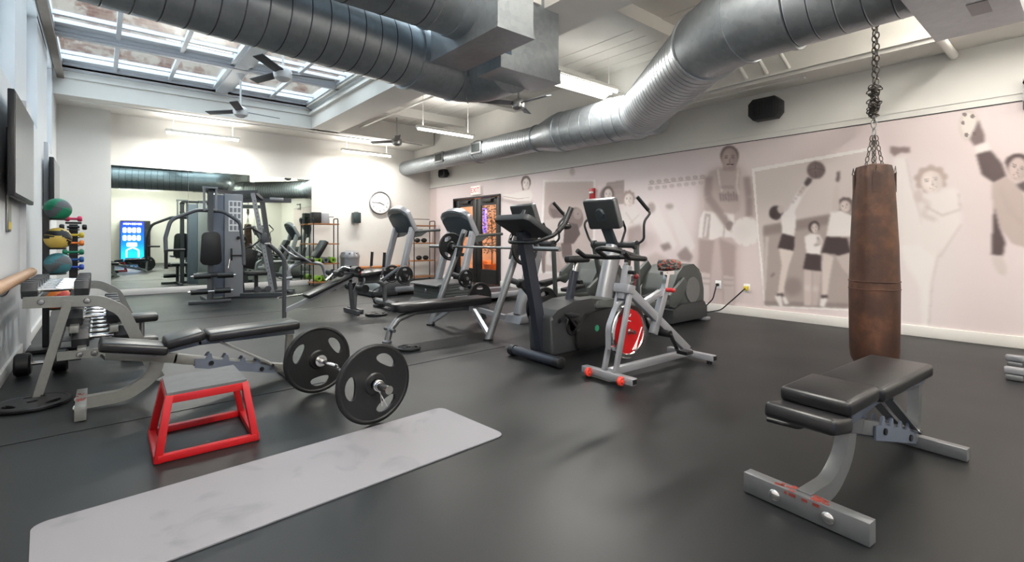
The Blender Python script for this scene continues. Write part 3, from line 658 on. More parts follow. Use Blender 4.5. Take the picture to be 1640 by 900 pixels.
b = B(); rg = random.Random(3)
for i in range(700):
    a = rg.random() * 6.28; z = rg.uniform(0.7, 2.2); r = rg.uniform(0.05, 0.55); p = V(r * math.cos(a), r * math.sin(a), z); q = V(rg.uniform(-1, 1), rg.uniform(-1, 1), rg.uniform(-.6, .6)).normalized() * 0.1
    w = q.orthogonal().normalized() * 0.025; b._new([p, p + q * .5 + w, p + q, p + q * .5 - w], [(0, 1, 2, 3)])
b.done('foliage', mat('leaf', (92, 66, 34), 0.5, var=0.4, scale=8), t)
t = thing('ottoman', 'round orange ottoman on the lobby floor', 'ottoman', (8.45, 11.35, 0))
B().lathe([(0, 0.04), (0.24, 0.04), (0.27, 0.1), (0.27, 0.4), (0.24, 0.46), (0, 0.47)]).done('seat', 'orange', t)
t = thing('neon_light', 'violet blue lit strip hanging in the lobby', 'light', (8.45, 11.3, 1.6))
B().box((0, 0, 0), (0.06, 0.12, 0.7), bev=0.02).done('tube', mat('violet_light', (96, 70, 255), 0.4, emit=2.5), t); B().cyl((0, 0, .35), (0, 0, 1.5), 0.006).done('cord', 'black', t)
# doors
for i, (ya, yb) in enumerate([(8.82, 9.73), (9.75, 10.66)]):
    t = bpy.data.objects.new('door_%d' % (i + 1), None); C.objects.link(t); t['kind'] = 'structure'; t.location = (XR + 0.04, (ya + yb) / 2, 0)
    w = yb - ya; f = B()
    for s_ in (-1, 1): f.box((0, s_ * (w / 2 - 0.08), 1.03), (0.05, 0.16, 2.04), bev=0.004)
    f.box((0, 0, 1.97), (0.05, w - .3, 0.18)); f.box((0, 0, 0.18), (0.05, w - .3, 0.34)); f.done('door_leaf', 'black', t)
    B().box((0, 0, 1.12), (0.008, w - 0.3, 1.56)).done('door_pane', 'glass', t)
    B().box((-0.05, 0, 1.98), (0.06, 0.34, 0.07), bev=0.008).bar((-0.05, .1, 1.99), (-0.05, -.3, 2.04), 0.015, 0.02).done('door_closer', 'black', t)
    s_ = 1 if i == 0 else -1
    B().tube([(-0.03, s_ * (w / 2 - .09), .95), (-0.08, s_ * (w / 2 - .09), .95), (-0.08, s_ * (w / 2 - .09), 1.25), (-0.03, s_ * (w / 2 - .09), 1.25)], 0.012, up=(0, 1, 0), fil=0.02).done('door_handle', 'steel', t)
b = B(); b.box((XR + 0.04, DY0 + 0.015, 1.05), (0.16, 0.04, 2.1)); b.box((XR + 0.04, DY1 - 0.015, 1.05), (0.16, 0.04, 2.1)); b.box((XR + 0.04, (DY0 + DY1) / 2, DZ - 0.012), (0.16, DY1 - DY0, 0.035)); struct(b, 'trim_8', 'black')

# ================================================================== MIRROR AND WALL THINGS
b = B(); X0m, X1m, Z0m, Z1m = 0.16, 3.82, 0.125, 2.47
for i in range(3):
    w = (X1m - X0m) / 3; b.box((X0m + w * (i + .5), YB - 0.008, (Z0m + Z1m) / 2), (w - 0.003, 0.006, Z1m - Z0m))
b.mi = 1; b.box(((X0m + X1m) / 2, YB - 0.006, Z0m - 0.004), (X1m - X0m, 0.014, 0.01))
tag(b.done('wall_mirror', ['mirror', 'steel']), 'wide frameless mirror filling the lower back wall', 'mirror')
# clock
t = thing('wall_clock', 'round white faced wall clock with silver rim on back wall', 'clock', (5.53, YB - 0.002, 2.0))
B().lathe([(0, 0), (0.285, 0), (0.295, 0.02), (0.295, 0.045), (0.275, 0.05), (0.27, 0.03), (0, 0.03)], axis=(0, -1, 0), n=48).done('rim', 'steel', t)
B().lathe([(0, 0.031), (0.268, 0.031), (0.268, 0.034), (0, 0.034)], axis=(0, -1, 0), n=48).done('dial', 'dial', t)
b = B()
fm = Matrix(((1, 0, 0, 0), (0, 0, 1, 0), (0, 1, 0, 0), (0, 0, 0, 1))); fm = Matrix.Rotation(R_(90), 4, 'X')
for h_ in range(1, 13):
    a = R_(90 - 30 * h_); b.text(str(h_), 0.062, Matrix.Translation((0.205 * math.cos(a), -0.037, 0.205 * math.sin(a))) @ fm)
for m_ in range(60):
    a = R_(6 * m_); b.bar((0.243 * math.cos(a), -0.036, 0.243 * math.sin(a)), (0.257 * math.cos(a), -0.036, 0.257 * math.sin(a)), 0.003 if m_ % 5 else 0.007, 0.002, up=(0, 1, 0))
b.done('numerals', 'greyrub', t)
b = B(); 
for a, L_, w in ((R_(90 - 113), 0.12, 0.012), (R_(90 - 274), 0.19, 0.008)): b.bar((-0.03 * math.cos(a), -0.041, -0.03 * math.sin(a)), (L_ * math.cos(a), -0.041, L_ * math.sin(a)), w, 0.003, up=(0, 1, 0))
b.done('hands', 'char', t)
# dispenser
t = thing('wall_dispenser', 'small dark wipe dispenser on back wall left of the clock', 'dispenser', (4.88, YB - 0.002, 1.5))
B().box((0, -0.07, 0.1), (0.2, 0.13, 0.26), bev=0.015).done('body', mat('dark_green_plastic', (48, 62, 64), 0.4), t)
B().box((0, -0.075, 0.242), (0.1, 0.06, 0.03), bev=0.01).done('lid', 'steel', t); B().box((0, -0.04, -0.045), (0.09, 0.06, 0.03), bev=0.008).done('bracket', 'white', t)
# exit sign
t = thing('exit_sign', 'white exit sign with red letters above the glass doors', 'sign', (XR - 0.008, 9.7, 2.14))
B().box((-0.03, 0, 0.11), (0.05, 0.37, 0.21), bev=0.008).done('housing', mat('sign_white', (240, 234, 228), 0.4, emit=0.12), t)
side = Matrix.Rotation(R_(-90), 4, 'Z') @ Matrix.Rotation(R_(90), 4, 'X')
B().text('EXIT', 0.17, Matrix.Translation((-0.056, 0, 0.11)) @ side, 0.001).done('lettering', mat('sign_red', (220, 40, 40), 0.5), t)
# fire alarm
t = thing('fire_alarm', 'red fire alarm strobe on the mural beside the doors', 'alarm', (XR - 0.005, 6.03, 1.84))
B().box((-0.025, 0, 0.08), (0.04, 0.12, 0.2), bev=0.008).done('housing', 'alarm', t); B().box((-0.055, 0, 0.1), (0.03, 0.09, 0.035), bev=0.008).done('strobe_lens', 'white', t)
# speakers
def speaker(y, z, s_, lab):
    t = thing('wall_speaker', lab, 'speaker', (XR - 0.16 * s_, y, z))
    B().prism([(-.2 * s_, -.07 * s_), (-.14 * s_, -.14 * s_), (.14 * s_, -.14 * s_), (.2 * s_, -.07 * s_), (.2 * s_, .08 * s_), (.14 * s_, .14 * s_), (-.14 * s_, .14 * s_), (-.2 * s_, .08 * s_)], -.13 * s_, .05 * s_, 'yz', bev=.012 * s_).done('cabinet', 'black', t)
    b = B()
    for k in range(7): b.box((-.135 * s_, (-.12 + .04 * k) * s_, 0), (.006, .012 * s_, .2 * s_))
    b.done('grille', 'blackr', t)
    B().bar((.05 * s_, 0, 0), (.155 * s_, 0, 0), .05 * s_, .05 * s_).box((.15 * s_, 0, 0), (.015, .12 * s_, .12 * s_)).done('bracket', 'black', t)
speaker(2.86, 2.82, 1.0, 'black loudspeaker high on the right wall near the conduits')
speaker(11.0, 2.78, 0.75, 'small black loudspeaker below the far end of the right duct')
# outlets and cords
for (y, z, nm, kk, lab) in ((3.62, .41, 'wall_outlet', 'white', 'white wall outlet at the basketball player feet'), (3.2, .39, 'wall_outlet', 'white', 'wall outlet with a yellow plug beside the white outlet')):
    t = thing(nm, lab, 'outlet', (XR - 0.004, y, z)); B().box((-0.004, 0, 0), (0.008, 0.09, 0.12), bev=0.003).done('plate', kk, t)
    if y < 3.4: B().box((-0.03, 0, 0), (0.05, 0.06, 0.06), bev=0.008).done('plug', 'yellow', t)
    else: B().box((-0.03, 0, 0), (0.045, 0.04, 0.04), bev=0.008).done('plug', 'black', t)
tag(B().tube([(6.96, 3.62, .41), (6.93, 3.66, .2), (6.9, 3.78, .06), (6.6, 3.95, .015), (6.35, 3.95, .012)], .009, fil=.12).done('power_cord', 'black'), 'black power cord dropping from the white wall outlet', 'cord')
tag(B().tube([(6.96, 3.2, .39), (6.9, 3.32, .25), (6.85, 3.5, .06), (6.7, 3.7, .012), (6.35, 3.78, .012)], .009, fil=.15).done('power_cord', 'black'), 'black power cord curving from the yellow plug', 'cord')
# right edge brackets
t = thing('wall_hook', 'small dark hook at the right end of the mural top line', 'hook', (XR - 0.01, 0.46, 2.52))
B().tube([(0, 0, .08), (-.14, 0, .1), (-.17, 0, .08)], .018, up=(0, 1, 0), fil=.03).done('upper_peg', 'black', t); B().box((-.02, 0, 0), (.04, .05, .3)).done('plate', 'steel', t); B().tube([(0, 0, -.08), (-.1, .0, -.08), (-.12, 0, -.15)], .02, up=(0, 1, 0), fil=.03).done('lower_peg', 'steel', t)
# televisions
t = thing('television', 'black flat television tilted down on the left wall', 'television', (XL + 0.075, 5.86, 1.81))
B().box((0, 0, 0), (0.04, 1.36, 0.8), bev=0.008).box((-0.03, 0, -.1), (0.04, .9, .5), bev=.01).done('bezel', 'black', t)
B().box((0.021, 0, 0.01), (0.002, 1.32, 0.76)).done('screen', 'screen', t)
B().box((-0.06, 0, -0.05), (0.03, 0.3, 0.2)).done('wall_mount', 'steel', t)
t = thing('television', 'second black television further along the left wall', 'television', (XL + 0.09, 9.45, 1.78))
B().box((0, 0, 0), (0.05, 1.15, 0.78), bev=0.008).done('bezel', 'black', t); B().box((0.027, 0, 0), (0.002, 1.11, 0.74)).done('screen', 'screen', t); B().box((-0.055, 0, 0), (0.06, 0.25, 0.2)).done('wall_mount', 'steel', t)
# handrail
t = thing('handrail', 'round wooden handrail along the left wall', 'rail', (XL, 3.2, 0.79))
B().cyl((0.1, -5.2, 0), (0.1, 3.05, 0), 0.04).done('rail', mat('rail_wood', (178, 138, 104), 0.45, var=0.12, scale=14), t)
for y in (-3, -.5, 1.6, 2.8): B().tube([(0.0, y, -.08), (0.08, y, -.08), (0.1, y, -.03)], .012, up=(0, 1, 0), fil=.03).done('bracket', 'steel', t)
t = thing('wall_placard', 'small framed notice on the left wall under the television', 'notice', (XL + 0.003, 5.72, 1.3))
B().box((0.006, 0, 0), (0.012, 0.2, 0.3), bev=0.002).done('frame', 'steel', t); B().box((0.013, 0, 0), (0.002, 0.17, 0.27)).done('sheet', mat('notice_paper', (150, 152, 140), 0.5), t); B().box((0.0145, 0, -.1), (0.002, 0.16, 0.06)).done('caption_strip', 'yellow', t)

# ================================================================== DUCTS
def duct(b, path, r, gap=0.14, seam=0.006, radii=None):
    P = [V(p) for p in path]; out = []; rr = []
    seg = [(P[i + 1] - P[i]).length for i in range(len(P) - 1)]; tot = sum(seg)
    def at_(d):
        for i, l in enumerate(seg):
            if d <= l + 1e-6: return P[i].lerp(P[i + 1], d / l), i, d / l
            d -= l
        return P[-1], len(seg) - 1, 1
    ds = sorted(set([0.0, tot] + [sum(seg[:i]) for i in range(len(seg))]))
    k = gap / 2; marks = []
    while k < tot - 0.03: marks.append(k); k += gap
    ds = [(d, 0) for d in ds if all(abs(d - m_) > 0.02 for m_ in marks)]
    for m_ in marks: ds += [(m_ - 0.009, 0), (m_, 1), (m_ + 0.004, 0)]
    for d, f in sorted(ds):
        p, i, u = at_(max(0, min(tot, d)))
        R0 = r if radii is None else radii[i] * (1 - u) + radii[i + 1] * u
        out.append(p); rr.append(R0 + (seam * .5 if f else 0))
    nf = len(b.bm.faces); b.sweep(out, circ(1.0, 40), (0, 0, 1), rr, True); b.bm.faces.ensure_lookup_table()
    fl = [f for d, f in sorted(ds)]
    for i in range(len(fl) - 1):
        if fl[i + 1]:
            for q in range(40): b.bm.faces[nf + i * 40 + q].material_index = 1      # the crimped seam
    return b
def flange(b, c, r, axis): b.cyl(V(c) - V(axis) * 0.02, V(c) + V(axis) * 0.02, r + 0.012, n=40); return b
ZD = 2.95
t = thing('round_air_duct', 'large galvanised duct kinking along the right wall to the overhead box', 'duct', (6.2, 6, ZD))
def loc(p): return (p[0] - 6.2, p[1] - 6, 0)
b = B(); duct(b, [loc(p) for p in [(6.25, 11.9), (6.25, 8.6)]], 0.185, 0.07, 0.004); b.done('far_section', ['duct', 'seam'], t, ang=16)
b = B(); duct(b, [loc(p) for p in [(6.25, 8.6), (6.25, 6.75)]], 0.235, 0.07, 0.004); flange(b, loc((6.25, 8.55)), .235, (0, 1, 0)); b.done('middle_section', ['duct', 'seam'], t, ang=16)
b = B(); b.sweep([loc((6.25, 6.75)), loc((6.25, 6.6)), loc((6.2, 6.1)), loc((6.2, 5.9))], circ(1, 40), (0, 0, 1), [.24, .24, .335, .335]); flange(b, loc((6.2, 6.0)), .335, (0, 1, 0)); flange(b, loc((6.25, 6.7)), .24, (0, 1, 0)); b.done('reducer', 'duct', t)
b = B(); duct(b, [loc((6.2, 5.9)), loc((6.2, 4.12))], 0.335, 0.22, 0.004); flange(b, loc((6.2, 4.9)), .335, (0, 1, 0)); b.done('branch_section', ['duct', 'seam'], t, ang=16)
p0, p1 = (6.35, 4.62), (4.45, 2.40)
dd = (V(p1 + (0,)) - V(p0 + (0,))).normalized()
b = B(); duct(b, [loc(p0), loc(p1)], 0.335, 0.1, 0.006); flange(b, V(loc(p0)) + dd * 0.45, .335, dd); b.done('diagonal_section', ['duct', 'seam'], t, ang=16)
b = B(); pe = [V(loc(q)) for q in ((4.45, 2.40), (4.3, 2.16), (4.215, 1.94), (4.2, 1.7), (4.2, 1.55))]; b.sweep(pe, circ(.345, 40)); 
flange(b, pe[2], .345, (.2, 1, 0)); flange(b, pe[0], .345, dd); flange(b, pe[-1], .345, (0, 1, 0)); b.done('elbow', 'duct', t)
b = B(); duct(b, [loc((4.2, 1.6)), loc((4.2, .8))], 0.335, 0.16, 0.006); b.done('near_section', ['duct', 'seam'], t, ang=16)
for (x, y, r, a) in ((6.25, 9.9, .185, 0), (6.25, 8.35, .235, 0)):      # side grilles
    g = B().box((0, 0, 0), (0.05, 0.36, 0.24), bev=.006).done('air_grille', 'silver', t); g.location = V(loc((x - r * .95, y))) + V(0, 0, .03)
    f = B().box((-.022, 0, 0), (0.02, 0.28, 0.16)); 
    for k in range(7): f.box((-.034, -.12 + .04 * k, 0), (.008, .01, .16))
    f.done('grille_face', 'hatch', g)
g = B().box((0, 0, 0), (0.06, 0.36, 0.22), bev=.006).done('air_grille', 'silver', t); nrm = Matrix.Rotation(R_(0), 4, 'Z'); g.location = V(loc((5.93, 4.40))) + V(0, 0, .1); g.rotation_euler = (0, 0, math.atan2(dd.y, dd.x) + math.pi / 2 + math.pi)
B().box((-.03, 0, 0), (0.02, 0.28, 0.14)).done('grille_face', 'hatch', g)
t = thing('duct_box', 'galvanised sheet metal box ending the right hand duct', 'duct box', (4.27, .56, 2.6))
B().box((0, 0, .63), (1.18, .46, 1.24)).done('box_body', 'duct', t); B().box((0, 0, -.0), (1.2, .48, .02)).done('bottom_flange', 'duct', t); B().box((.1, -.06, -.012), (.24, .1, .004)).done('sticker', 'silver', t)
t = thing('round_air_duct', 'huge galvanised duct crossing below the skylight', 'duct', (0, 4.2, ZD))
b = B(); duct(b, [(-.55, -.06, 0), (2.45, .31, 0)], .315, .16, .006); b.done('straight_section', ['duct', 'seam'], t, ang=16)
pe = fillet([(2.4, .305, 0), (3.28, .42, 0), (3.3, -.22, 0)], .62, 5); b = B(); b.sweep(pe, circ(.325, 40)); flange(b, pe[0], .325, (1, .12, 0)); flange(b, pe[1], .325, pe[2] - pe[1]); flange(b, pe[3], .325, pe[4] - pe[3]); b.done('elbow', 'duct', t)
t = thing('round_air_duct', 'dark round duct at the top of the ceiling entering the tall box', 'duct', (0, 3.55, 3.18))
b = B(); duct(b, [(-.55, 0, 0), (2.3, 0, 0)], .33, .3, .005); flange(b, (2.1, 0, 0), .33, (1, 0, 0)); b.done('straight_section', ['duct', 'seam'], t, ang=16); B().cyl((2.29, 0, 0), (2.41, 0, 0), .345, n=40).done('collar', 'duct', t)
t = thing('duct_box', 'tall galvanised plenum box hanging left of the skylight beam', 'duct box', (2.59, 3.55, 2.76))
B().box((0, 0, .55), (.38, 1.02, 1.06)).done('box_body', 'duct', t); B().box((0, 0, .012), (.4, 1.04, .024)).done('bottom_flange', 'duct', t); B().box((0, 0, 1.05), (.4, 1.04, .03)).done('top_flange', 'duct', t)
t = thing('duct_box', 'second galvanised plenum box behind the tall one', 'duct box', (3.3, 3.815, 2.715))
B().box((0.06, 0, .57), (.64, .36, 1.1)).done('box_body', 'duct', t); B().box((0, 0, .07), (.8, .38, .14)).done('bottom_collar', 'duct', t)

# ================================================================== PIPES ON THE CEILING
tag(B().tube([(4.55, 10.8, 3.62), (4.55, 5.2, 3.62)], .022, fil=0).tube([(4.55, 5.2, 3.62), (6.4, 5.2, 3.62)], .022).tube([(4.55, 7.4, 3.62), (4.95, 7.4, 3.62)], .02).done('ceiling_pipe', 'lamp_white'), 'white painted sprinkler pipe run below the right ceiling', 'pipe')
tag(B().tube([(-.4, 11.0, 3.4), (4.9, 11.0, 3.4)], .012).done('ceiling_pipe', 'lamp_white'), 'thin white conduit along the back soffit', 'pipe')
for i, y in enumerate((2.98, 2.72, 2.46)):
    tag(B().tube([(5.7, y + .25, 3.78), (6.2, y + .12, 3.6), (6.52, y, 3.2), (6.75, y, 3.1)], .022, fil=.12).done('conduit', 'lamp_white'), ['far', 'middle', 'near'][i] + ' one of three bent white conduits above the loudspeaker', 'pipe', 'bent conduits over the right soffit')
tag(B().box((6.72, 2.9, 3.105), (.08, 1.1, .04)).tube([(6.7, 3.4, 3.1), (6.7, 9.5, 3.1)], .018).done('conduit', 'lamp_white'), 'long white conduit and box strip under the right soffit', 'pipe')
tag(B().cyl((4.8, 1.0, 3.05), (7.0, 1.0, 3.05), .04).done('ceiling_pipe', 'lamp_white'), 'short white pipe between the duct box and right wall', 'pipe')

# ================================================================== FANS
def make_fan(lab, mt, drop, loc_, rz, r=.62):
    t = thing('ceiling_fan', lab, 'fan', loc_, rz)
    B().lathe([(0, -.1), (.05, -.095), (.1, -.06), (.115, 0), (.1, .05), (.05, .085), (.02, .1), (0, .1)]).done('motor_housing', mt, t)
    B().cyl((0, 0, .08), (0, 0, drop), .014, n=12).done('downrod', mt, t)
    B().lathe([(0.015, drop - .09), (.05, drop - .05), (.07, drop), (0, drop)]).done('canopy', mt, t)
    for k in range(3):
        a = R_(120 * k); rot = Matrix.Rotation(a, 3, 'Z') @ Matrix.Rotation(R_(14), 3, 'X')
        c_ = V(math.cos(a), math.sin(a), 0)
        b = B(); b.box(c_ * (.1 + (r - .1) / 2) + V(0, 0, .01), (r - .1, .12, .012), rot, bev=.004)
        b.done('blade', 'blade', t)
        B().bar(c_ * .07 + V(0, 0, .01), c_ * .2 + V(0, 0, .02), .04, .012).done('blade_bracket', mt, t)
make_fan('white ceiling fan hanging under the far skylight crossing', 'fanwhite', .62, (1.78, 9.1, 3.18), 10)
make_fan('white ceiling fan hanging under the nearer skylight bar', 'fanwhite', .62, (1.78, 6.65, 3.18), -10)
make_fan('brushed metal ceiling fan above the exercise bikes', 'fanmetal', .62, (4.99, 5.8, 3.18), 35)
make_fan('brushed metal ceiling fan near the back right corner', 'fanmetal', .62, (4.92, 9.75, 3.18), 5)

# ================================================================== FLUORESCENT LAMPS
def lamp(lab, x0, x1, y, z, ztop, tubes=1, w=.12, hood=False, watts=1.0, up=.16):
    t = thing('fluorescent_lamp', lab, 'lamp', ((x0 + x1) / 2, y, z)); L_ = x1 - x0
    b = B(); b.box((0, 0, .045), (L_, w, .05), bev=.008)
    if hood: b.prism([(-w * .5, .02), (-w * 1.3, -.05), (-w * 1.3, -.06), (-w * .5, .01)], -L_ / 2, L_ / 2, 'yz'); b.prism([(w * .5, .02), (w * 1.3, -.05), (w * 1.3, -.06), (w * .5, .01)], -L_ / 2, L_ / 2, 'yz')
    b.done('housing', 'lamp_white', t)
    for k in range(tubes):
        yy = (k - (tubes - 1) / 2) * w * .7
        B().cyl((-L_ / 2 + .02, yy, 0), (L_ / 2 - .02, yy, 0), .019, n=12).done('tube', 'tube', t)
    for s_ in (-1, 1):
        if ztop > z + .08: B().cyl((s_ * L_ * .4, 0, .06), (s_ * L_ * .4, 0, ztop - z), .006, n=8).done('hanger', 'lamp_white', t)
    l = bpy.data.lights.new('lamp_light', 'AREA'); l.shape = 'RECTANGLE'; l.size = L_; l.size_y = w; l.energy = TUBE_W * watts; l.color = (1.0, .97, .92)
    o = bpy.data.objects.new('lamp_light', l); C.objects.link(o); o.parent = t; o.location = (0, 0, -.03)
    l = bpy.data.lights.new('lamp_uplight', 'AREA'); l.shape = 'RECTANGLE'; l.size = L_; l.size_y = w; l.energy = TUBE_W * watts * up; l.color = (1.0, .97, .92)
    o = bpy.data.objects.new('lamp_uplight', l); C.objects.link(o); o.parent = t; o.location = (0, 0, .085); o.rotation_euler = (math.pi, 0, 0)
lamp('lone fluorescent tube hanging in the middle of the right bay', 4.56, 5.85, 8.22, 3.15, 3.86)
lamp('fluorescent tube over the left half of the mirror', .95, 2.2, 11.35, 3.1, 3.44)
lamp('fluorescent tube over the corner with the clock', 4.3, 5.55, 11.3, 3.12, 3.44)
lamp('wide twin tube fluorescent light behind the plenum boxes', 4.75, 6.15, 4.85, 3.36, 3.86, 2, .16, True, 1.5, .02)
lamp('added fluorescent fill light behind the camera on the left', .6, 2.0, -1.3, 3.1, 3.86, 2, .16, True, .9, 2.0)  # unseen fixture, added to light the room from behind
lamp('added fluorescent fill light behind the camera on the right', 4.3, 5.7, -1.7, 3.1, 3.86, 2, .16, True, .5, 2.6)  # another unseen lamp put in as fill, mostly bounced off the ceiling
lamp('fluorescent light over the punching bag beside the right wall', 4.9, 6.2, .5, 3.42, 3.86, 2, .16, True, .33, 3.0)
lamp('added fluorescent fill light over the first strip of floor', 1.0, 2.4, 1.8, 3.05, 3.86, 2, .16, True, .6, 4.2)  # invented lamp above the view, added to brighten walls and ceiling

# ================================================================== FLOOR EQUIPMENT
# yoga mat
def rotpts(pts, a): return [(x * math.cos(a) - y * math.sin(a), x * math.sin(a) + y * math.cos(a)) for x, y in pts]
b = B().prism(rrect(1.9, .61, .05, 6), 0, .006, 'xy', bev=.0015, bseg=1)
o = b.done('exercise_mat', 'yogamat', loc=(.765, 2.37, .0005)); o.rotation_euler = (0, 0, R_(3.7)); tag(o, 'marbled pale grey exercise mat on the floor in front', 'mat')
# plyometric box
t = thing('plyo_box', 'red steel step box with a grey rubber top', 'plyo box', (.44, 3.18, 0), 0)
bx = [(-.225, -.23), (.21, -.235), (.235, .235), (-.22, .21)]; tx = [(-.18, -.2), (.165, -.17), (.18, .2), (-.18, .14)]; zt = .315
tx = [(-.175, -.20), (.165, -.18), (.172, .19), (-.165, .14)]
for i in range(4):
    a, c_ = bx[i], bx[(i + 1) % 4]
    B().bar((a[0], a[1], .02), (c_[0], c_[1], .02), .035, .035, bev=.003).done('bottom_rail', 'red', t)
    B().bar((bx[i][0], bx[i][1], .0), (tx[i][0], tx[i][1], zt), .034, .034, up=(1, 0, 0), bev=.003).done('leg', 'red', t)
b = B()
for i in range(4): b.bar(tx[i] + (zt - .02,), tx[(i + 1) % 4] + (zt - .02,), .03, .04, bev=.003)
b.done('top_rail', 'red', t)
b = B(); b._new([(x * 1.06, y * 1.06, zt) for x, y in tx] + [(x * 1.06, y * 1.06, zt + .014) for x, y in tx], [(3, 2, 1, 0), (4, 5, 6, 7), (0, 1, 5, 4), (1, 2, 6, 5), (2, 3, 7, 6), (3, 0, 4, 7)]); b.done('top_panel', 'padtop', t)

# plates
def plate_loops(R, n=48):
    loops = [circ(R, n), circ(.03, 20)]
    for k in range(3):
        a0 = R_(90 + 120 * k); lp = []
        for i in range(20):
            a = 2 * math.pi * i / 20; u, v = .27 * R * math.cos(a) * 1.15, .15 * R * math.sin(a)
            r_, th = R * .66 + v, u / (R * .66); lp.append((r_ * math.cos(a0 + th), r_ * math.sin(a0 + th)))
        loops.append(lp)
    return loops
YA = Matrix.Rotation(R_(90), 4, 'X')
def grip_plate(par, R, y, rot=0, th=.04):
    mx = Matrix.Translation((0, y, 0)) @ YA @ Matrix.Rotation(R_(rot), 4, 'Z')
    b = B(); b.holed(plate_loops(R), th * .55, mx, .003)
    b.torus((0, y, 0), R - .012, .5 * th * .8, (0, 1, 0), 56, 10); b.lathe([(.031, -th * .5), (.06, -th * .5), (.068, -th * .3), (.068, th * .3), (.06, th * .5), (.031, th * .5)], (0, y, 0), (0, 1, 0), 28)
    for k in range(3):
        a = R_(150 + 120 * k + rot); b.torus((0, y, 0), R * .4, .004, (0, 1, 0), 40, 6) if k == 0 else None
    return b.done('weight_plate', 'blackr', par)
R0 = .232
t = thing('barbell', 'short curl barbell loaded with two black grip plates on the floor', 'barbell', (1.215, 3.16, R0 + .006), 4)
B().tube([(0, -.35, 0), (0, -.24, 0), (.03, -.15, -.01), (-.015, -.05, .0), (-.015, .05, .0), (.03, .15, -.01), (0, .24, 0), (0, .35, 0)], .014, 14, up=(0, 0, 1), fil=.06).done('bar', 'chrome', t)
for s_ in (-1, 1):
    B().cyl((0, s_ * .345, 0), (0, s_ * .58, 0), .0245).lathe([(0.0, 0), (.04, 0), (.04, .02), (0, .02)], (0, s_ * .345, 0), (0, s_, 0)).done('sleeve', 'chrome', t)
    grip_plate(t, R0, s_ * .405, -30 if s_ < 0 else -55)
    b = B(); b.torus((0, s_ * .455, 0), .03, .004, (0, 1, 0)).torus((0, s_ * .465, 0), .03, .004, (0, 1, 0)); b.bar((0, s_ * .46, -.03), (.05, s_ * .47, -.13), .006, .006); b.bar((0, s_ * .46, .03), (.015, s_ * .47, -.12), .005, .005); b.done('spring_clip', 'chrome', t)
def floor_plate(lab, x, y, R, tilt=0):
    b = B(); b.holed(plate_loops(R), .022, Matrix.Translation((0, 0, .014)), .003); b.torus((0, 0, .015), R - .01, .013, (0, 0, 1), 48, 8)
    o = b.done('weight_plate', 'blackr', loc=(x, y, .002)); tag(o, lab, 'weight plate'); return o
floor_plate('black weight plate lying under the dumbbell rack front foot', -.34, 4.50, .19)
floor_plate('small black weight plate lying on the floor near the flat bench', 2.33, 4.37, .115)
floor_plate('black weight plate lying on the floor behind the leg machine foot', 3.02, 6.62, .15)

